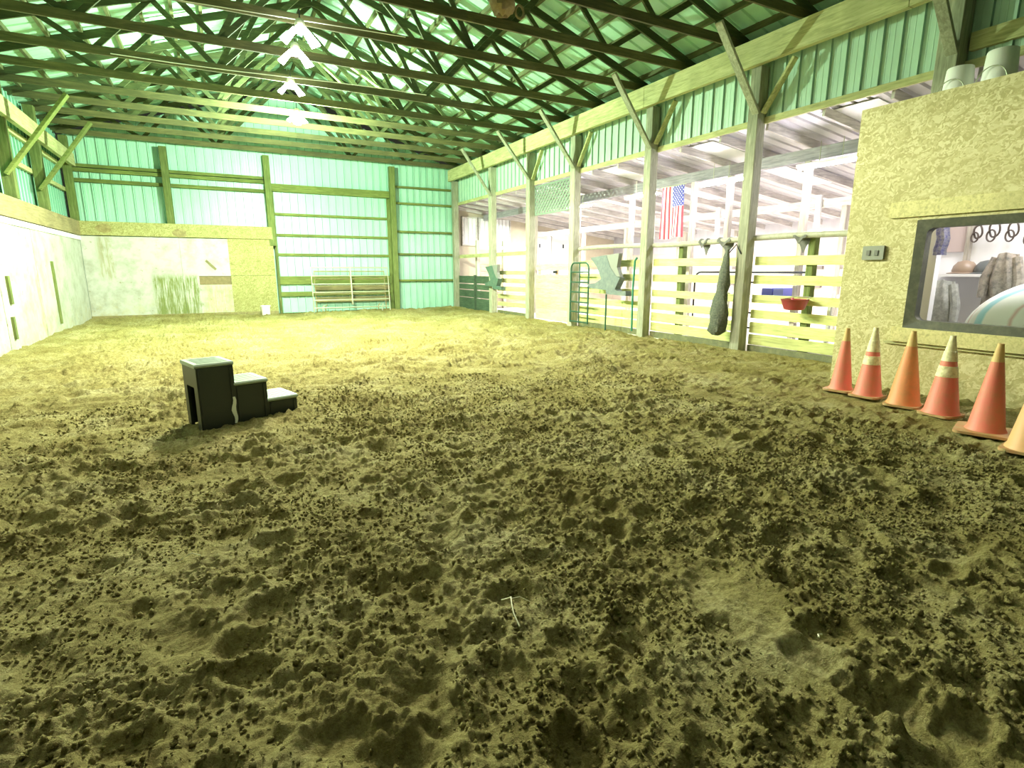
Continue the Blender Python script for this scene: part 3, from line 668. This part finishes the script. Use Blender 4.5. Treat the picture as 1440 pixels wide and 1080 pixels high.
# hanging coats and tack
def coat(y, z, w, h, m, lab, x=8.3):
    def f(u, v): return (x-.10*math.sin(PI*u)*(.6+.4*math.sin(5*v))+.02*math.sin(14*u+3*v), y+(u-.5)*w*(.55+.45*min(v*2.2, 1)), z-v*h-.05*abs(u-.5))
    t = thing('hanging_coat', lab, 'coat', (x, y, z-h)); MB().grid(f, 14, 10, thick=.03).build('body', m, t)
    for s in (-1, 1): MB().tube([(x, y+s*w*.28, z-.06), (x-.03, y+s*w*.46, z-h*.4), (x-.04, y+s*w*.48, z-h*.72)], [.05, .055, .045], 8).build('sleeve', m, t)
coat(3.70, 1.30, .40, .80, stained('grey_green_coat', (.30, .31, .28), (.52, .53, .48), sc=16, amt=.9), 'grey coat hanging in the tack room, left one seen through the window')
coat(2.98, 1.62, .34, .72, stained('mottled_coat', (.44, .38, .33), (.14, .14, .13), sc=18, amt=.9), 'mottled brown coat hanging in the tack room, right one seen through the window', 8.0)
LEA = mat('dark_leather', (.07, .05, .04), .5)
for k, (y, z, r) in enumerate(((3.60, 1.98, .075), (3.43, 2.02, .09), (3.24, 2.0, .085), (3.05, 1.96, .09))):
    t = thing('bridle', 'dark leather bridle hanging in the tack room, %s from the left' % ['first', 'second', 'third', 'fourth'][k], 'bridle', (8.75, y, z-r*2))
    MB().tube([(8.74-.01*math.sin(a*3), y+r*.6*math.cos(a), z-r+r*1.1*math.sin(a)) for a in np.linspace(0, 2*PI, 20)], .011, 6).build('headstall', LEA, t)
    MB().tube([(8.72, y+r*.5*math.cos(a)+.02, z-r*1.9+r*.8*math.sin(a)) for a in np.linspace(0, 2*PI, 16)], .010, 6).build('reins', LEA, t)
    MB().tube([(8.84, y, z+.12), (8.74, y, z+.12)], .02, 8).build('hook', STEELP, t)
# striped saddle blanket on a rack
t = thing('saddle_blanket', 'white and pale blue striped blanket draped over a rack inside the window', 'blanket', (7.5, 2.35, .5))
BL = mat('striped_blanket', (.8, .85, .85), .85); N, L, b = nodes(BL)
tc = N.new('ShaderNodeTexCoord'); sp = N.new('ShaderNodeSeparateXYZ'); L.new(tc.outputs['Object'], sp.inputs[0])
ss = mth(BL, 'FRACT', mth(BL, 'MULTIPLY', mth(BL, 'ADD', sp.outputs['X'], mth(BL, 'MULTIPLY', sp.outputs['Y'], .25)), 3.6))
L.new(ramp(BL, ss, [(0, (.88, .90, .86)), (.40, (.88, .90, .86)), (.46, (.36, .66, .74)), (.62, (.45, .72, .80)), (.68, (.88, .90, .86)), (.88, (.88, .9, .86)), (.92, (.70, .50, .48)), (.97, (.88, .90, .86))]), b.inputs['Base Color'])
def bl(u, v):
    a = PI*(.0+1.0*v); e = PI/2*u   # lying half ellipsoid, open below
    y = 2.22+.84*math.cos(a)*(1-.0*u); k = math.sin(a)
    x = 7.62-.50*k*math.cos(e*2) if False else 7.62-.48*math.cos(PI*u)*(.25+.75*k)
    z = .62+.72*(k**.8)*(math.sin(PI*u)**.45)+.012*math.sin(9*u+5*v)
    return (x, y, z)
MB().grid(bl, 20, 26, thick=.02).build('blanket', BL, t)
q = MB(); q.tube([(7.3, 2.28, 1.20), (7.9, 2.28, 1.20)], .05, 10); q.tube([(7.6, 2.28, .04), (7.6, 2.28, 1.2)], .03, 8); q.box(7.3, 7.9, 2.0, 2.56, .04, .08); q.build('rack', WOODZ, t)
# switch plate
t = thing('switch_box', 'small grey box on the strand board wall left of the window', 'switch box', (XT-.02, 3.83, 1.54))
MB().box(XT-.035, XT, 3.71, 3.95, 1.54, 1.70, ch=.008).build('cover', mat('grey_cover', (.24, .26, .20), .5), t)
q = MB(); q.box(XT-.045, XT-.03, 3.77, 3.81, 1.59, 1.65); q.box(XT-.045, XT-.03, 3.86, 3.90, 1.59, 1.65); q.build('toggle', mat('grey_toggle', (.14, .15, .12), .5), t)
# buckets on the tack room roof
def bucket(x, y, z, r, h, lab, m=WHITEP, upside=True, name='bucket'):
    t = thing(name, lab, 'bucket', (x, y, z))
    if upside: P = [(r, 0), (r+.012, .005), (r+.012, .03), (r, .035), (r*.86, h-.01), (r*.82, h), (.01, h)]
    else: P = [(r*.82, 0), (r*.84, .01), (r-.01, h-.03), (r+.008, h-.028), (r+.008, h), (r-.01, h), (r*.8, .02), (.01, .02)]
    MB().lathe(P, (x, y, z), 28, cap1=upside).build('shell', m, t)
    s = 0 if upside else h-.03
    MB().tube([(x-.3*r, y+r*1.04*math.cos(a), z+s+(-.0 if upside else .0)+.02+.5*r*math.sin(a)*(1 if upside else -1)) for a in np.linspace(.0, PI, 13)] if False else [(x-r*.99-.012, y+r*.9*math.cos(a), z+(.03 if upside else h-.03)+(h*.45)*math.sin(a)*(1 if upside else -1)) for a in np.linspace(.0, PI, 13)], .005, 6).build('handle', STEELP, t)
    return t
bucket(7.32, 3.42, 3.26, .14, .30, 'white upturned bucket on the tack room roof, left of the two')
bucket(7.32, 3.06, 3.26, .15, .36, 'white upturned bucket on the tack room roof, right of the two')
# white bucket by the back wall
bucket(1.3, 19.2, gz(1.3, 19.2), .145, .33, 'white bucket on the dirt below the bare strand board of the back wall', upside=False)

# ------------------------------------------------------------------ cones
def cone(x, y, h, r, body, lab, collars=(), base=.30, lean=(0, 0), tip=CONE_TIP, rz=0):
    z = float(macro(np.array(x), np.array(y)))+.006
    t = thing('traffic_cone', lab, 'traffic cone', (x, y, z), rz, 'traffic cones along the tack room wall')
    t.rotation_euler = (lean[0], lean[1], rz)
    q = MB(); b = base/2
    poly = [(px, py, 0) for px, py in rrect(-b, b, -b, b, .05)]; q.prism(poly, (0, 0, 0), (0, 0, .022))
    q.build('base', CONE_MUD, t, 'muddy square base', local=True)
    rt = .022; R = lambda zz: r+(rt-r)*(zz-.022)/(h-.022)
    zt = h*.80
    cb = MB().lathe([(r+.012, .022), (R(.05), .05), (R(zt), zt)], n=32, cap0=False, cap1=False).build('cone_body', body, t, local=True)
    MB().lathe([(R(zt), zt), (R(h-.02), h-.02), (rt+.002, h), (rt-.008, h), (rt-.008, h-.03)], n=32, cap0=False).build('tip', tip if len(collars) < 1 else COLLAR, t, local=True)
    for a, b2 in collars:
        MB().lathe([(R(a)+.004, a), (R(b2)+.004, b2), (R(b2)+.001, b2+.002), (R(a)+.001, a-.002)], n=32, cap0=False, cap1=False).build('reflective_collar', COLLAR, cb, local=True)
cone(6.27, 3.66, .72, .115, CONE_RED, 'slim salmon red cone, farthest left beside the fence corner', rz=.2)
cone(6.24, 3.34, .76, .135, CONE_RED, 'red cone with pale collars standing under the grey switch box', ((.36, .45), (.50, .62)), rz=.1)
cone(6.15, 2.93, .77, .145, CONE_ORANGE, 'plain faded orange cone between the two collared cones', rz=.25, base=.31)
cone(6.08, 2.56, .77, .145, CONE_RED, 'red cone with torn pale collars in front of the window sill', ((.38, .48), (.53, .62)), rz=-.1)
cone(5.82, 2.10, .78, .135, CONE_RED, 'bright red cone without collars on a wide muddy base', base=.42, rz=.3)
cone(5.55, 1.70, .76, .15, CONE_PALE, 'pale orange cone cut off by the right frame edge', base=.34, rz=.15)

# ------------------------------------------------------------------ mounting block
mbx, mby = -.245, 5.47
t = thing('mounting_block', 'black plastic three step mounting block standing in the dirt', 'mounting block', (mbx, mby, gz(0, 5.6)-.015), math.radians(17))
H_ = [.61, .41, .21]; Wd = [.31, .29, .28]; D = .40; x = 0
TR = []
for k in range(3):
    x1 = x+Wd[k]; q = MB(); hh = H_[k]
    b0 = .012 if k == 0 else 0
    if k == 0:   # tall box is an open shell on its left side: two side walls, top, an arched opening
        q.box(x, x1, -b0, .03, 0, hh-.03, ch=.01); q.box(x, x1, D-.03, D, 0, hh-.03, ch=.01); q.box(x1-.03, x1, .03, D-.03, 0, hh-.03)
        q.box(x, x+.03, .03, .09, 0, hh-.03); q.box(x, x+.03, D-.09, D-.03, 0, hh-.03); q.box(x, x+.03, .09, D-.09, hh-.22, hh-.03)
    else: q.box(x, x1, 0, D, 0, hh-.03, ch=.012)
    # ribs moulded on the sides
    q.box(x+.015, x+.035, -.010-b0, .0, .02, hh-.05, ch=.004); q.box(x1-.035, x1-.015, -.010-b0, .0, .02, hh-.05, ch=.004)
    sb = q.build('step_body', BLACKP, t, local=True)
    q = MB(); q.box(x-.008, x1+.008, -.016, D+.016, hh-.035, hh, ch=.012)
    for j in range(7): q.box(x+.03, x1-.03, .03+j*.052, .05+j*.052, hh, hh+.004)
    q.build('tread', TREAD, sb, 'tread with painted grey green sheen', local=True)
    x = x1
MB().grid(lambda u, v: (.285+.02*(u-.5)*(1-abs(v-.5))*2+.008*math.sin(9*v), -.026, .03+.25*v), 3, 8, thick=.004).build('pale_scuff', mat('pale_scuff', (.75, .78, .62), .6), t, 'pale scraped mark', local=True)

# ------------------------------------------------------------------ corral panels leaning on the door
def corral(y, x0, x1, zt, lab, m, sk=0.0):
    t = thing('corral_panel', lab, 'corral panel', ((x0+x1)/2, y, 0), 0, 'pipe corral panels at the steel door')
    g = gz((x0+x1)/2, y)
    def P(x, z): return (x, y+.10*z+sk, z+g)
    q = MB(); r = .022
    q.tube([P(x0, 0), P(x0, zt), P(x1, zt), P(x1, 0)], r, 8); q.build('frame', m, t)
    for z in (.16, .42, .68, .95, 1.22): MB().tube([P(x0, z*zt/1.5), P(x1, z*zt/1.5)], r*.9, 8).build('rail', m, t)
    MB().tube([P((x0+x1)/2, .25), P((x0+x1)/2, zt)], r, 8).build('upright', m, t)
    for xx in (x0+.28, x1-.28): MB().tube([P(xx, .0), P(xx, .18), P(xx+.06, .26)], .02, 6).build('foot', m, t)
corral(19.35, 2.80, 5.38, 1.50, 'pale pipe corral panel leaning on the steel door, the front one', STEELP)
corral(19.55, 2.92, 5.30, 1.38, 'brownish pipe corral panel behind the front corral panel', stained('rusty_pipe', (.26, .22, .10), (.42, .36, .16), .6))
for k, z in enumerate((.42, .82)):
    MB().box(2.95, 5.58, 19.96, 19.995, z-.09, z+.09, ch=.004).build('cross_plank', wood('brown_plank%d' % k, (.24, .20, .09), (.38, .33, .16), 'X'), d1)
# ------------------------------------------------------------------ lean-to barn beyond the fence
zr = lambda x: 3.88-.125*(x-8.3)
mb = MB(); slope(mb, 8.36, zr(8.36), 16.3, zr(16.3), -2.5, 22, pitch=.229, h=.03)
ra = setting(mb, 'ceiling_aisle', PALEM, 'pale steel roof over the aisle beyond the fence')
yy = 3.7; PALEX = wood('pale_rafter_wood', (.62, .58, .56), (.82, .78, .74), 'X')
while yy < 20.4:
    MB().bar((8.38, yy, zr(8.38)-.09), (16.1, yy, zr(16.1)-.09), .045, .14, ch=.003).build('rafter', PALEX, ra); yy += .98
SKY = mat('translucent_roof_panel', (.93, .93, .97), .6)
for y0 in (5.0, 8.0, 10.9, 13.8, 16.8):
    q = MB(); q.prism([(8.6, y0, zr(8.6)-.012), (12.4, y0, zr(12.4)-.012), (12.4, y0+.9, zr(12.4)-.012), (8.6, y0+.9, zr(8.6)-.012)], (0, 0, 0), (0, 0, -.006)); q.build('skylight_panel', SKY, ra)
setting(MB().box(8.3, 16.3, -2.5, 20.6, -.12, -.02), 'floor_aisle', mat('pale_concrete', (.80, .76, .70), .8), 'pale concrete aisle floor beyond the fence')
q = MB(); q.box(16.2, 16.3, -2.5, 20.6, -.02, 2.06)
wa = setting(q, 'wall_aisle_right', stained('cream_wall', (.66, .55, .46), (.58, .48, .42), .8, 2, .4), 'cream wall on the far side of the aisle')
MB().box(16.2, 16.3, -2.5, 20.6, 2.06, 2.95).build('upper_steel', PALEM, wa)
for y in np.arange(4, 20, 2.4): MB().box(16.12, 16.2, y, y+.14, 0, 2.9).build('stud', PALEZ, wa)
for y in (7.2, 10.4, 13.2, 15.8): MB().box(16.1, 16.2, y, y+.5, .9, 1.55).build('stall_window', mat('stall_dark', (.16, .14, .13), .8), wa)
mb = MB(); mb.box(8.35, 16.3, 20.5, 20.6, -.02, 3.86)
we = setting(mb, 'wall_aisle_end', stained('aisle_end_boards', (.62, .54, .42), (.50, .44, .34), .8, 3, .6), 'tan board wall at the far end of the aisle')
# end windows (lit) and white doors
LITW = mat('bright_window_sheet', (.92, .93, .97), .5)
def window(n, x0, x1, z0, z1, lab):
    q = MB()
    for a in ((x0-.05, x1+.05, z0-.05, z0), (x0-.05, x1+.05, z1, z1+.05), (x0-.05, x0, z0, z1), (x1, x1+.05, z0, z1)): q.box(a[0], a[1], 20.42, 20.5, a[2], a[3])
    w = q.build('window_%d' % n, PALEX); w['kind'] = 'structure'; w['label'] = lab
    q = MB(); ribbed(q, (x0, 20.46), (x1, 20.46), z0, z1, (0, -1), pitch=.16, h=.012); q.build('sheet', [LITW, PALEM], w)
window(2, 8.72, 9.28, 2.42, 3.42, 'narrow pale window at the far end of the aisle'); window(3, 9.42, 10.78, 2.42, 3.42, 'wide pale window at the far end of the aisle')
for n, (x0, x1) in enumerate(((11.62, 12.78), (12.82, 13.95))):
    q = MB(); q.box(x0, x1, 20.42, 20.49, .03, 3.02, ch=.008); d = q.build('door_%d' % (n+2), WHITEPAINT); d['kind'] = 'structure'; d['label'] = 'white end door of the aisle, the %s leaf' % ('left' if n == 0 else 'right')
    for z in (1.55, 2.35): MB().box((x0+x1)/2-.02, (x0+x1)/2+.02, 20.38, 20.42, z, z+.16, ch=.004).build('door_handle', BLACKM, d)
MB()
# counter-like stall front in the end bay
t = thing('stall_partition', 'white topped stall partition at the far end of the aisle', 'stall front', (9.6, 18.6, 0))
q = MB(); q.box(8.6, 10.9, 18.9, 19.0, 2.18, 2.30, ch=.004); q.build('white_rail', WHITEPAINT, t)
for x in (8.65, 9.75, 10.85): MB().box(x-.06, x+.06, 18.88, 19.02, -.02, 2.5, ch=.006).build('stall_post', PALEZ, t)
for z in (.2, .5, .8, 1.1, 1.4): MB().box(8.6, 10.9, 18.94, 18.97, z, z+.25).build('stall_board', wood('stall_board%d' % int(z*10), (.5, .42, .30), (.62, .54, .40), 'X'), t)
# aisle beam, posts, far beam
BEAMW = wood('grey_beam_wood', (.34, .32, .36), (.48, .46, .50), 'Y')
tag(MB().box(9.58, 9.7, 3.6, 20.4, 3.34, 3.55, ch=.005).build('aisle_beam', BEAMW), 'grey beam over the aisle just above the tube lights', 'beam')
tag(MB().box(12.0, 12.1, 3.6, 20.4, 2.78, 2.95, ch=.005).build('stall_beam', CREAMW), 'pale horizontal beam across the far side of the aisle', 'beam')
for k, y in enumerate((6.68, 8.4, 9.4, 11.5, 13.9, 16.4)):
    post(9.64, y, 3.34, 'aisle post under the grey beam, %s from the strand board wall' % ORD[k], .11, PALEZ, z0=-.02, name='aisle_post')
for k, y in enumerate((5.0, 7.4, 9.8, 12.2, 14.6, 17.0, 19.4)):
    post(12.05, y, 2.78, 'stall post under the pale far beam, %s from the strand board wall' % ORD[k], .12, PALEZ, z0=-.02, name='stall_post')
for k, y in enumerate((5.8, 7.9, 10.7, 13.2)):
    tag(MB().box(11.93, 11.99, y, y+.12, 2.35, 3.05, ch=.004).build('hanger_board', WHITEPAINT), 'short white board hanging on the pale far beam, %s from the strand board wall' % ORD[k], 'board', 'short boards on the far beam')
for k, z in enumerate((1.3, .75)):
    tag(MB().box(12.0, 12.04, 4.0, 19.4, z, z+.14, ch=.004).build('stall_rail', CREAMW), 'cream stall rail on the far side of the aisle, the %s one' % ('upper' if k == 0 else 'lower'), 'rail')
# tube lights
def tubelight():
    t = thing('tube_light', 'bright tube light over the aisle, nearest the strand board wall', 'tube light', (9.5, 6.2, 3.16), 0, 'tube lights over the aisle')
    MB().box(9.44, 9.56, 5.6, 6.8, 3.235, 3.28, ch=.006).build('housing', WHITEPAINT, t)
    EM = mat('lit_tube', (1, 1, 1), .5, emit=(.93, .88, 1.0), es=TUBE_E)
    for dx in (-.03, .03): MB().tube([(9.5+dx, 5.63, 3.21), (9.5+dx, 6.77, 3.21)], .016, 10).build('tube', EM, t)
    MB().tube([(9.5, 6.0, 3.28), (9.5, 6.0, 3.62)], .006, 6).build('hanger', STEELP, t); MB().tube([(9.5, 6.4, 3.28), (9.5, 6.4, 3.62)], .006, 6).build('hanger', STEELP, t)
    return t
TUBE_E = 110
TL = tubelight()
for k, y in enumerate((8.55, 11.0, 13.7)): dup(TL, (9.5, y, 3.16), 'bright tube light over the aisle, %s from the strand board wall' % ORD[k+1])
# flag: hangs upright from the beam, blue union at its upper right
FC = [mat('flag_red', (.70, .06, .10), .8), mat('flag_white', (.86, .85, .86), .8), mat('flag_blue', (.10, .10, .42), .8)]
FX, FY0, FY1, FZ0, FZ1 = 9.54, 10.30, 9.60, 2.16, 3.33      # y decreasing to the right
def fpos(u, v, off=0.0):
    return Vector((FX-.03*math.sin(u*9+v*1.3)*(.3+v)-off, FY0+(FY1-FY0)*u, FZ1+(FZ0-FZ1)*v-.02*math.sin(u*6)*v))
t = thing('flag', 'red, white and blue striped flag hanging upright in the aisle', 'flag', (FX, (FY0+FY1)/2, FZ0))
q = MB(); nu, nv = 52, 20; UN = 7/13; vs = []; 
for j in range(nv+1):
    for i in range(nu+1): vs.append(fpos(i/nu, j/nv))
o = 0; fs = []; q.v = [tuple(v) for v in vs]
for j in range(nv):
    for i in range(nu):
        q.f.append([j*(nu+1)+i, (j+1)*(nu+1)+i, (j+1)*(nu+1)+i+1, j*(nu+1)+i+1])
        s = int((i+.5)/nu*13); uni = (i+.5)/nu > 1-UN and (j+.5)/nv < .42
        q.m.append(2 if uni else (0 if s % 2 == 0 else 1)); q.sm.append(True)
fl = q.build('cloth', FC, t)
q = MB()
for r in range(11):
    for c in range(9):
        if (r+c) % 2: continue
        u = 1-UN+UN*(c+.7)/9.4; v = .42*(r+.7)/11.4; ctr = fpos(u, v, .004); P = []
        for k in range(10):
            rr = .021 if k % 2 == 0 else .009; a = k*PI/5; P.append((ctr.x, ctr.y+rr*math.cos(a), ctr.z+rr*math.sin(a)))
        q._add(P, [list(range(10))])
q.build('stars', FC[1], fl, 'white stars')
MB().tube([(FX, FY0+.04, FZ1), (FX, FY1-.04, FZ1)], .012, 8).build('rod', STEELP, t)

# ------------------------------------------------------------------ lamps under the trusses
LAMPM = mat('lit_led_panel', (1, 1, 1), .5, emit=(.95, 1, .95), es=14)
BRIGHT = mat('lit_led_panel_bright', (1, 1, 1), .5, emit=(.75, 1, .85), es=60)
def led(loc, lab, m, s=1.0):
    x, y, z = loc; t = thing('led_lamp', lab, 'lamp', loc, 0, 'folding panel lamps hanging in a row')
    MB().lathe([(.03, .14), (.055, .12), (.075, .06), (.075, -.01), (.05, -.03)], loc, 20).build('socket', mat('cream_socket', (.75, .74, .55), .6), t)
    for k in range(3):
        a = 2*PI*k/3+.5; c, sn = math.cos(a), math.sin(a); px, py = -sn, c
        pts = [(x+c*.06*s+px*.05*s, y+sn*.06*s+py*.05*s, z), (x+c*.06*s-px*.05*s, y+sn*.06*s-py*.05*s, z), (x+c*.21*s-px*.08*s, y+sn*.21*s-py*.08*s, z-.13*s), (x+c*.21*s+px*.08*s, y+sn*.21*s+py*.08*s, z-.13*s)]
        MB().prism(pts, (0, 0, 0), (0, 0, .018)).build('light_panel', m, t)
    if m is BRIGHT: MB().lathe([(.02, .13), (.09, .09), (.13, 0), (.12, -.06), (.07, -.115), (.01, -.13)], (x, y, z-.08), 20).build('bloom_core', m, t)  # glowing core added to imitate bloom around the brightest lamp
    MB().tube([(x, y, z+.13), (x, y, ZE+.12)], .008, 6).build('cord', BLACKM, t)
    return t
led((1.43, 9.25, 4.86), 'white panel lamp nearest the camera in the hanging row', LAMPM, 1.25)
led((1.50, 10.35, 4.92), 'second white panel lamp in the hanging row', LAMPM, 1.25)
led((1.62, 12.05, 4.90), 'third and dimmer white panel lamp, just in front of the brightest one', LAMPM, 1.1)
led((1.97, 14.05, 4.86), 'brightest lamp with a green glow, farthest of the hanging row', BRIGHT, 1.0)
tag(MB().tube([(-1.2+.9*k, 12.0-.06*k, 4.96-.02*math.sin(k)) for k in range(7)], .008, 6).build('cable', WHITEP), 'thin pale cable stretched below the trusses across the lamp row', 'cable')
tag(MB().tube([(-.9, 9.3, 5.0), (0, 9.35, 4.97), (1.4, 9.3, 5.0), (3.0, 9.2, 5.02)], .007, 6).build('cable', WHITEP), 'thin pale cable between the nearest lamps', 'cable')
# round bundle lodged on a chord
t = thing('nest_bundle', 'round brown bundle lodged on a roof truss at the upper middle', 'bundle', (4.2, 8.2, 5.19))
NB = stained('brown_bundle', (.22, .16, .08), (.35, .28, .14), .9, 14)
q = MB(); vs = []; fs = []
for i in range(9):
    for k in range(16):
        th = PI*i/8; a = 2*PI*k/16; r = .17*(1+.12*math.sin(3*a+i)+.08*math.sin(5*a*1+2*i)); vs.append((4.2+r*math.sin(th)*math.cos(a)*1.2, 8.2+r*math.sin(th)*math.sin(a), 5.36-r*math.cos(th)))
for i in range(8):
    for k in range(16): fs.append([i*16+k, i*16+(k+1) % 16, (i+1)*16+(k+1) % 16, (i+1)*16+k])
q._add(vs, fs, 0, True); q.build('bundle', NB, t)
MB().tube([(4.5+.07*math.cos(a), 8.2, 5.3+.09*math.sin(a)) for a in np.linspace(0, 2*PI, 14)], .02, 6).build('loop', NB, t)

# ------------------------------------------------------------------ straws on the dirt
STR = mat('pale_straw', (.80, .80, .55), .7)
def straw(x, y, pts, lab, r=.0022):
    tag(MB().tube([(x+a, y+b, gz(x+a, y+b)+.012+c) for a, b, c in pts], r, 6).build('straw', STR), lab, 'straw', 'loose straws on the dirt')
straw(.97, 1.84, [(-.035, -.15, .02), (-.03, -.09, .03), (-.012, -.04, .04), (.005, 0, .05), (.015, .05, .04), (.0, .08, .02)], 'longest curled pale straw lying on the dirt in the foreground', .0028)
straw(.99, 1.86, [(0, 0, .05), (.05, .02, .04), (.09, .0, .01)], 'short pale straw crossing the long curled one', .0022)
straw(1.95, 1.1, [(0, 0, .01), (.02, .015, .012), (.035, .01, .01)], 'tiny pale straw at the lower right of the dirt', .004)
straw(-.3, 2.9, [(0, 0, .01), (.06, .02, .02), (.1, .0, .01)], 'small pale straw on the left foreground dirt')

# ------------------------------------------------------------------ light
def lampdown(name, loc, power, col, size):
    o = lamp(name, 'SPOT', loc, power, col, size); o.data.spot_size = math.radians(174); o.data.spot_blend = .22; o.data.shadow_soft_size = size
    return o
def lamp(name, kind, loc, power, col, size=.2, rot=None, sy=None):
    l = bpy.data.lights.new(name, kind); l.energy = power; l.color = col
    if kind == 'POINT': l.shadow_soft_size = size
    elif kind == 'AREA':
        l.size = size
        if sy: l.shape = 'RECTANGLE'; l.size_y = sy
    o = bpy.data.objects.new(name, l); COL.objects.link(o); o.location = loc
    if rot: o.rotation_euler = rot
    return o
lamp('lamp_main', 'POINT', (1.97, 14.05, 4.52), 1250, (.74, 1.0, .68), .07)
lampdown('lamp_row_a', (1.62, 12.05, 4.6), 420, (.96, 1.0, .76), .1)
lampdown('lamp_row_b', (1.50, 10.35, 4.6), 700, (1, .97, .76), .1)
lampdown('lamp_row_c', (1.43, 9.25, 4.55), 620, (1, .97, .76), .1)
lampdown('fill_lamp_floor', (1.4, 7.2, 4.6), 150, (1, .97, .76), .1)  # unseen lamp added to brighten the middle of the floor
lampdown('lamp_row_behind', (.5, 2.6, 4.1), 50, (1, 1, .85), .06)
lamp('tack_room_lamp', 'AREA', (7.9, 2.4, 3.1), 38, (1, .98, 1), .8, sy=1.6)
lamp('stall_lamp', 'AREA', (14, 11, 2.7), 380, (1, .95, .92), 1.0, sy=12)
lamp('aisle_end_lamp', 'AREA', (11, 17.5, 3.2), 160, (1, .97, .98), 1.0, sy=3)
w = bpy.data.worlds.new('World'); bpy.context.scene.world = w; w.use_nodes = True
w.node_tree.nodes['Background'].inputs[0].default_value = (.8, .9, .6, 1); w.node_tree.nodes['Background'].inputs[1].default_value = .015

# ------------------------------------------------------------------ camera
f = 766.0; hy, vx = 380.0, 303.0
p = math.atan((540-hy)/f); cp, sp_ = math.cos(p), math.sin(p)
right = Vector((1, 0, 0)); fw_ = Vector((0, cp, -sp_)); up = Vector((0, sp_, cp))
wv = right*((vx-720)/f)+up*((540-hy)/f)+fw_
yaw = math.atan2(wv.x, wv.y); R = Matrix.Rotation(yaw, 3, 'Z')
right, fw_, up = R@right, R@fw_, R@up
cam = bpy.data.cameras.new('camera'); co = bpy.data.objects.new('camera', cam); COL.objects.link(co)
M = Matrix((right, up, -fw_)).transposed().to_4x4(); M.translation = Vector((0, 0, 1.42)); co.matrix_world = M
cam.sensor_width = 36; cam.lens = 36*f/1440; cam.clip_start = .05
sc = bpy.context.scene; sc.camera = co
sc.view_settings.view_transform = 'Standard'; sc.view_settings.look = 'None'; sc.view_settings.gamma = 1
sc.view_settings.exposure = 1.15
try: sc.view_settings.use_curve_mapping = False
except Exception: pass
sc.cycles.max_bounces = 6; sc.cycles.diffuse_bounces = 3; sc.cycles.use_denoising = True
sc.cycles.sample_clamp_indirect = 6
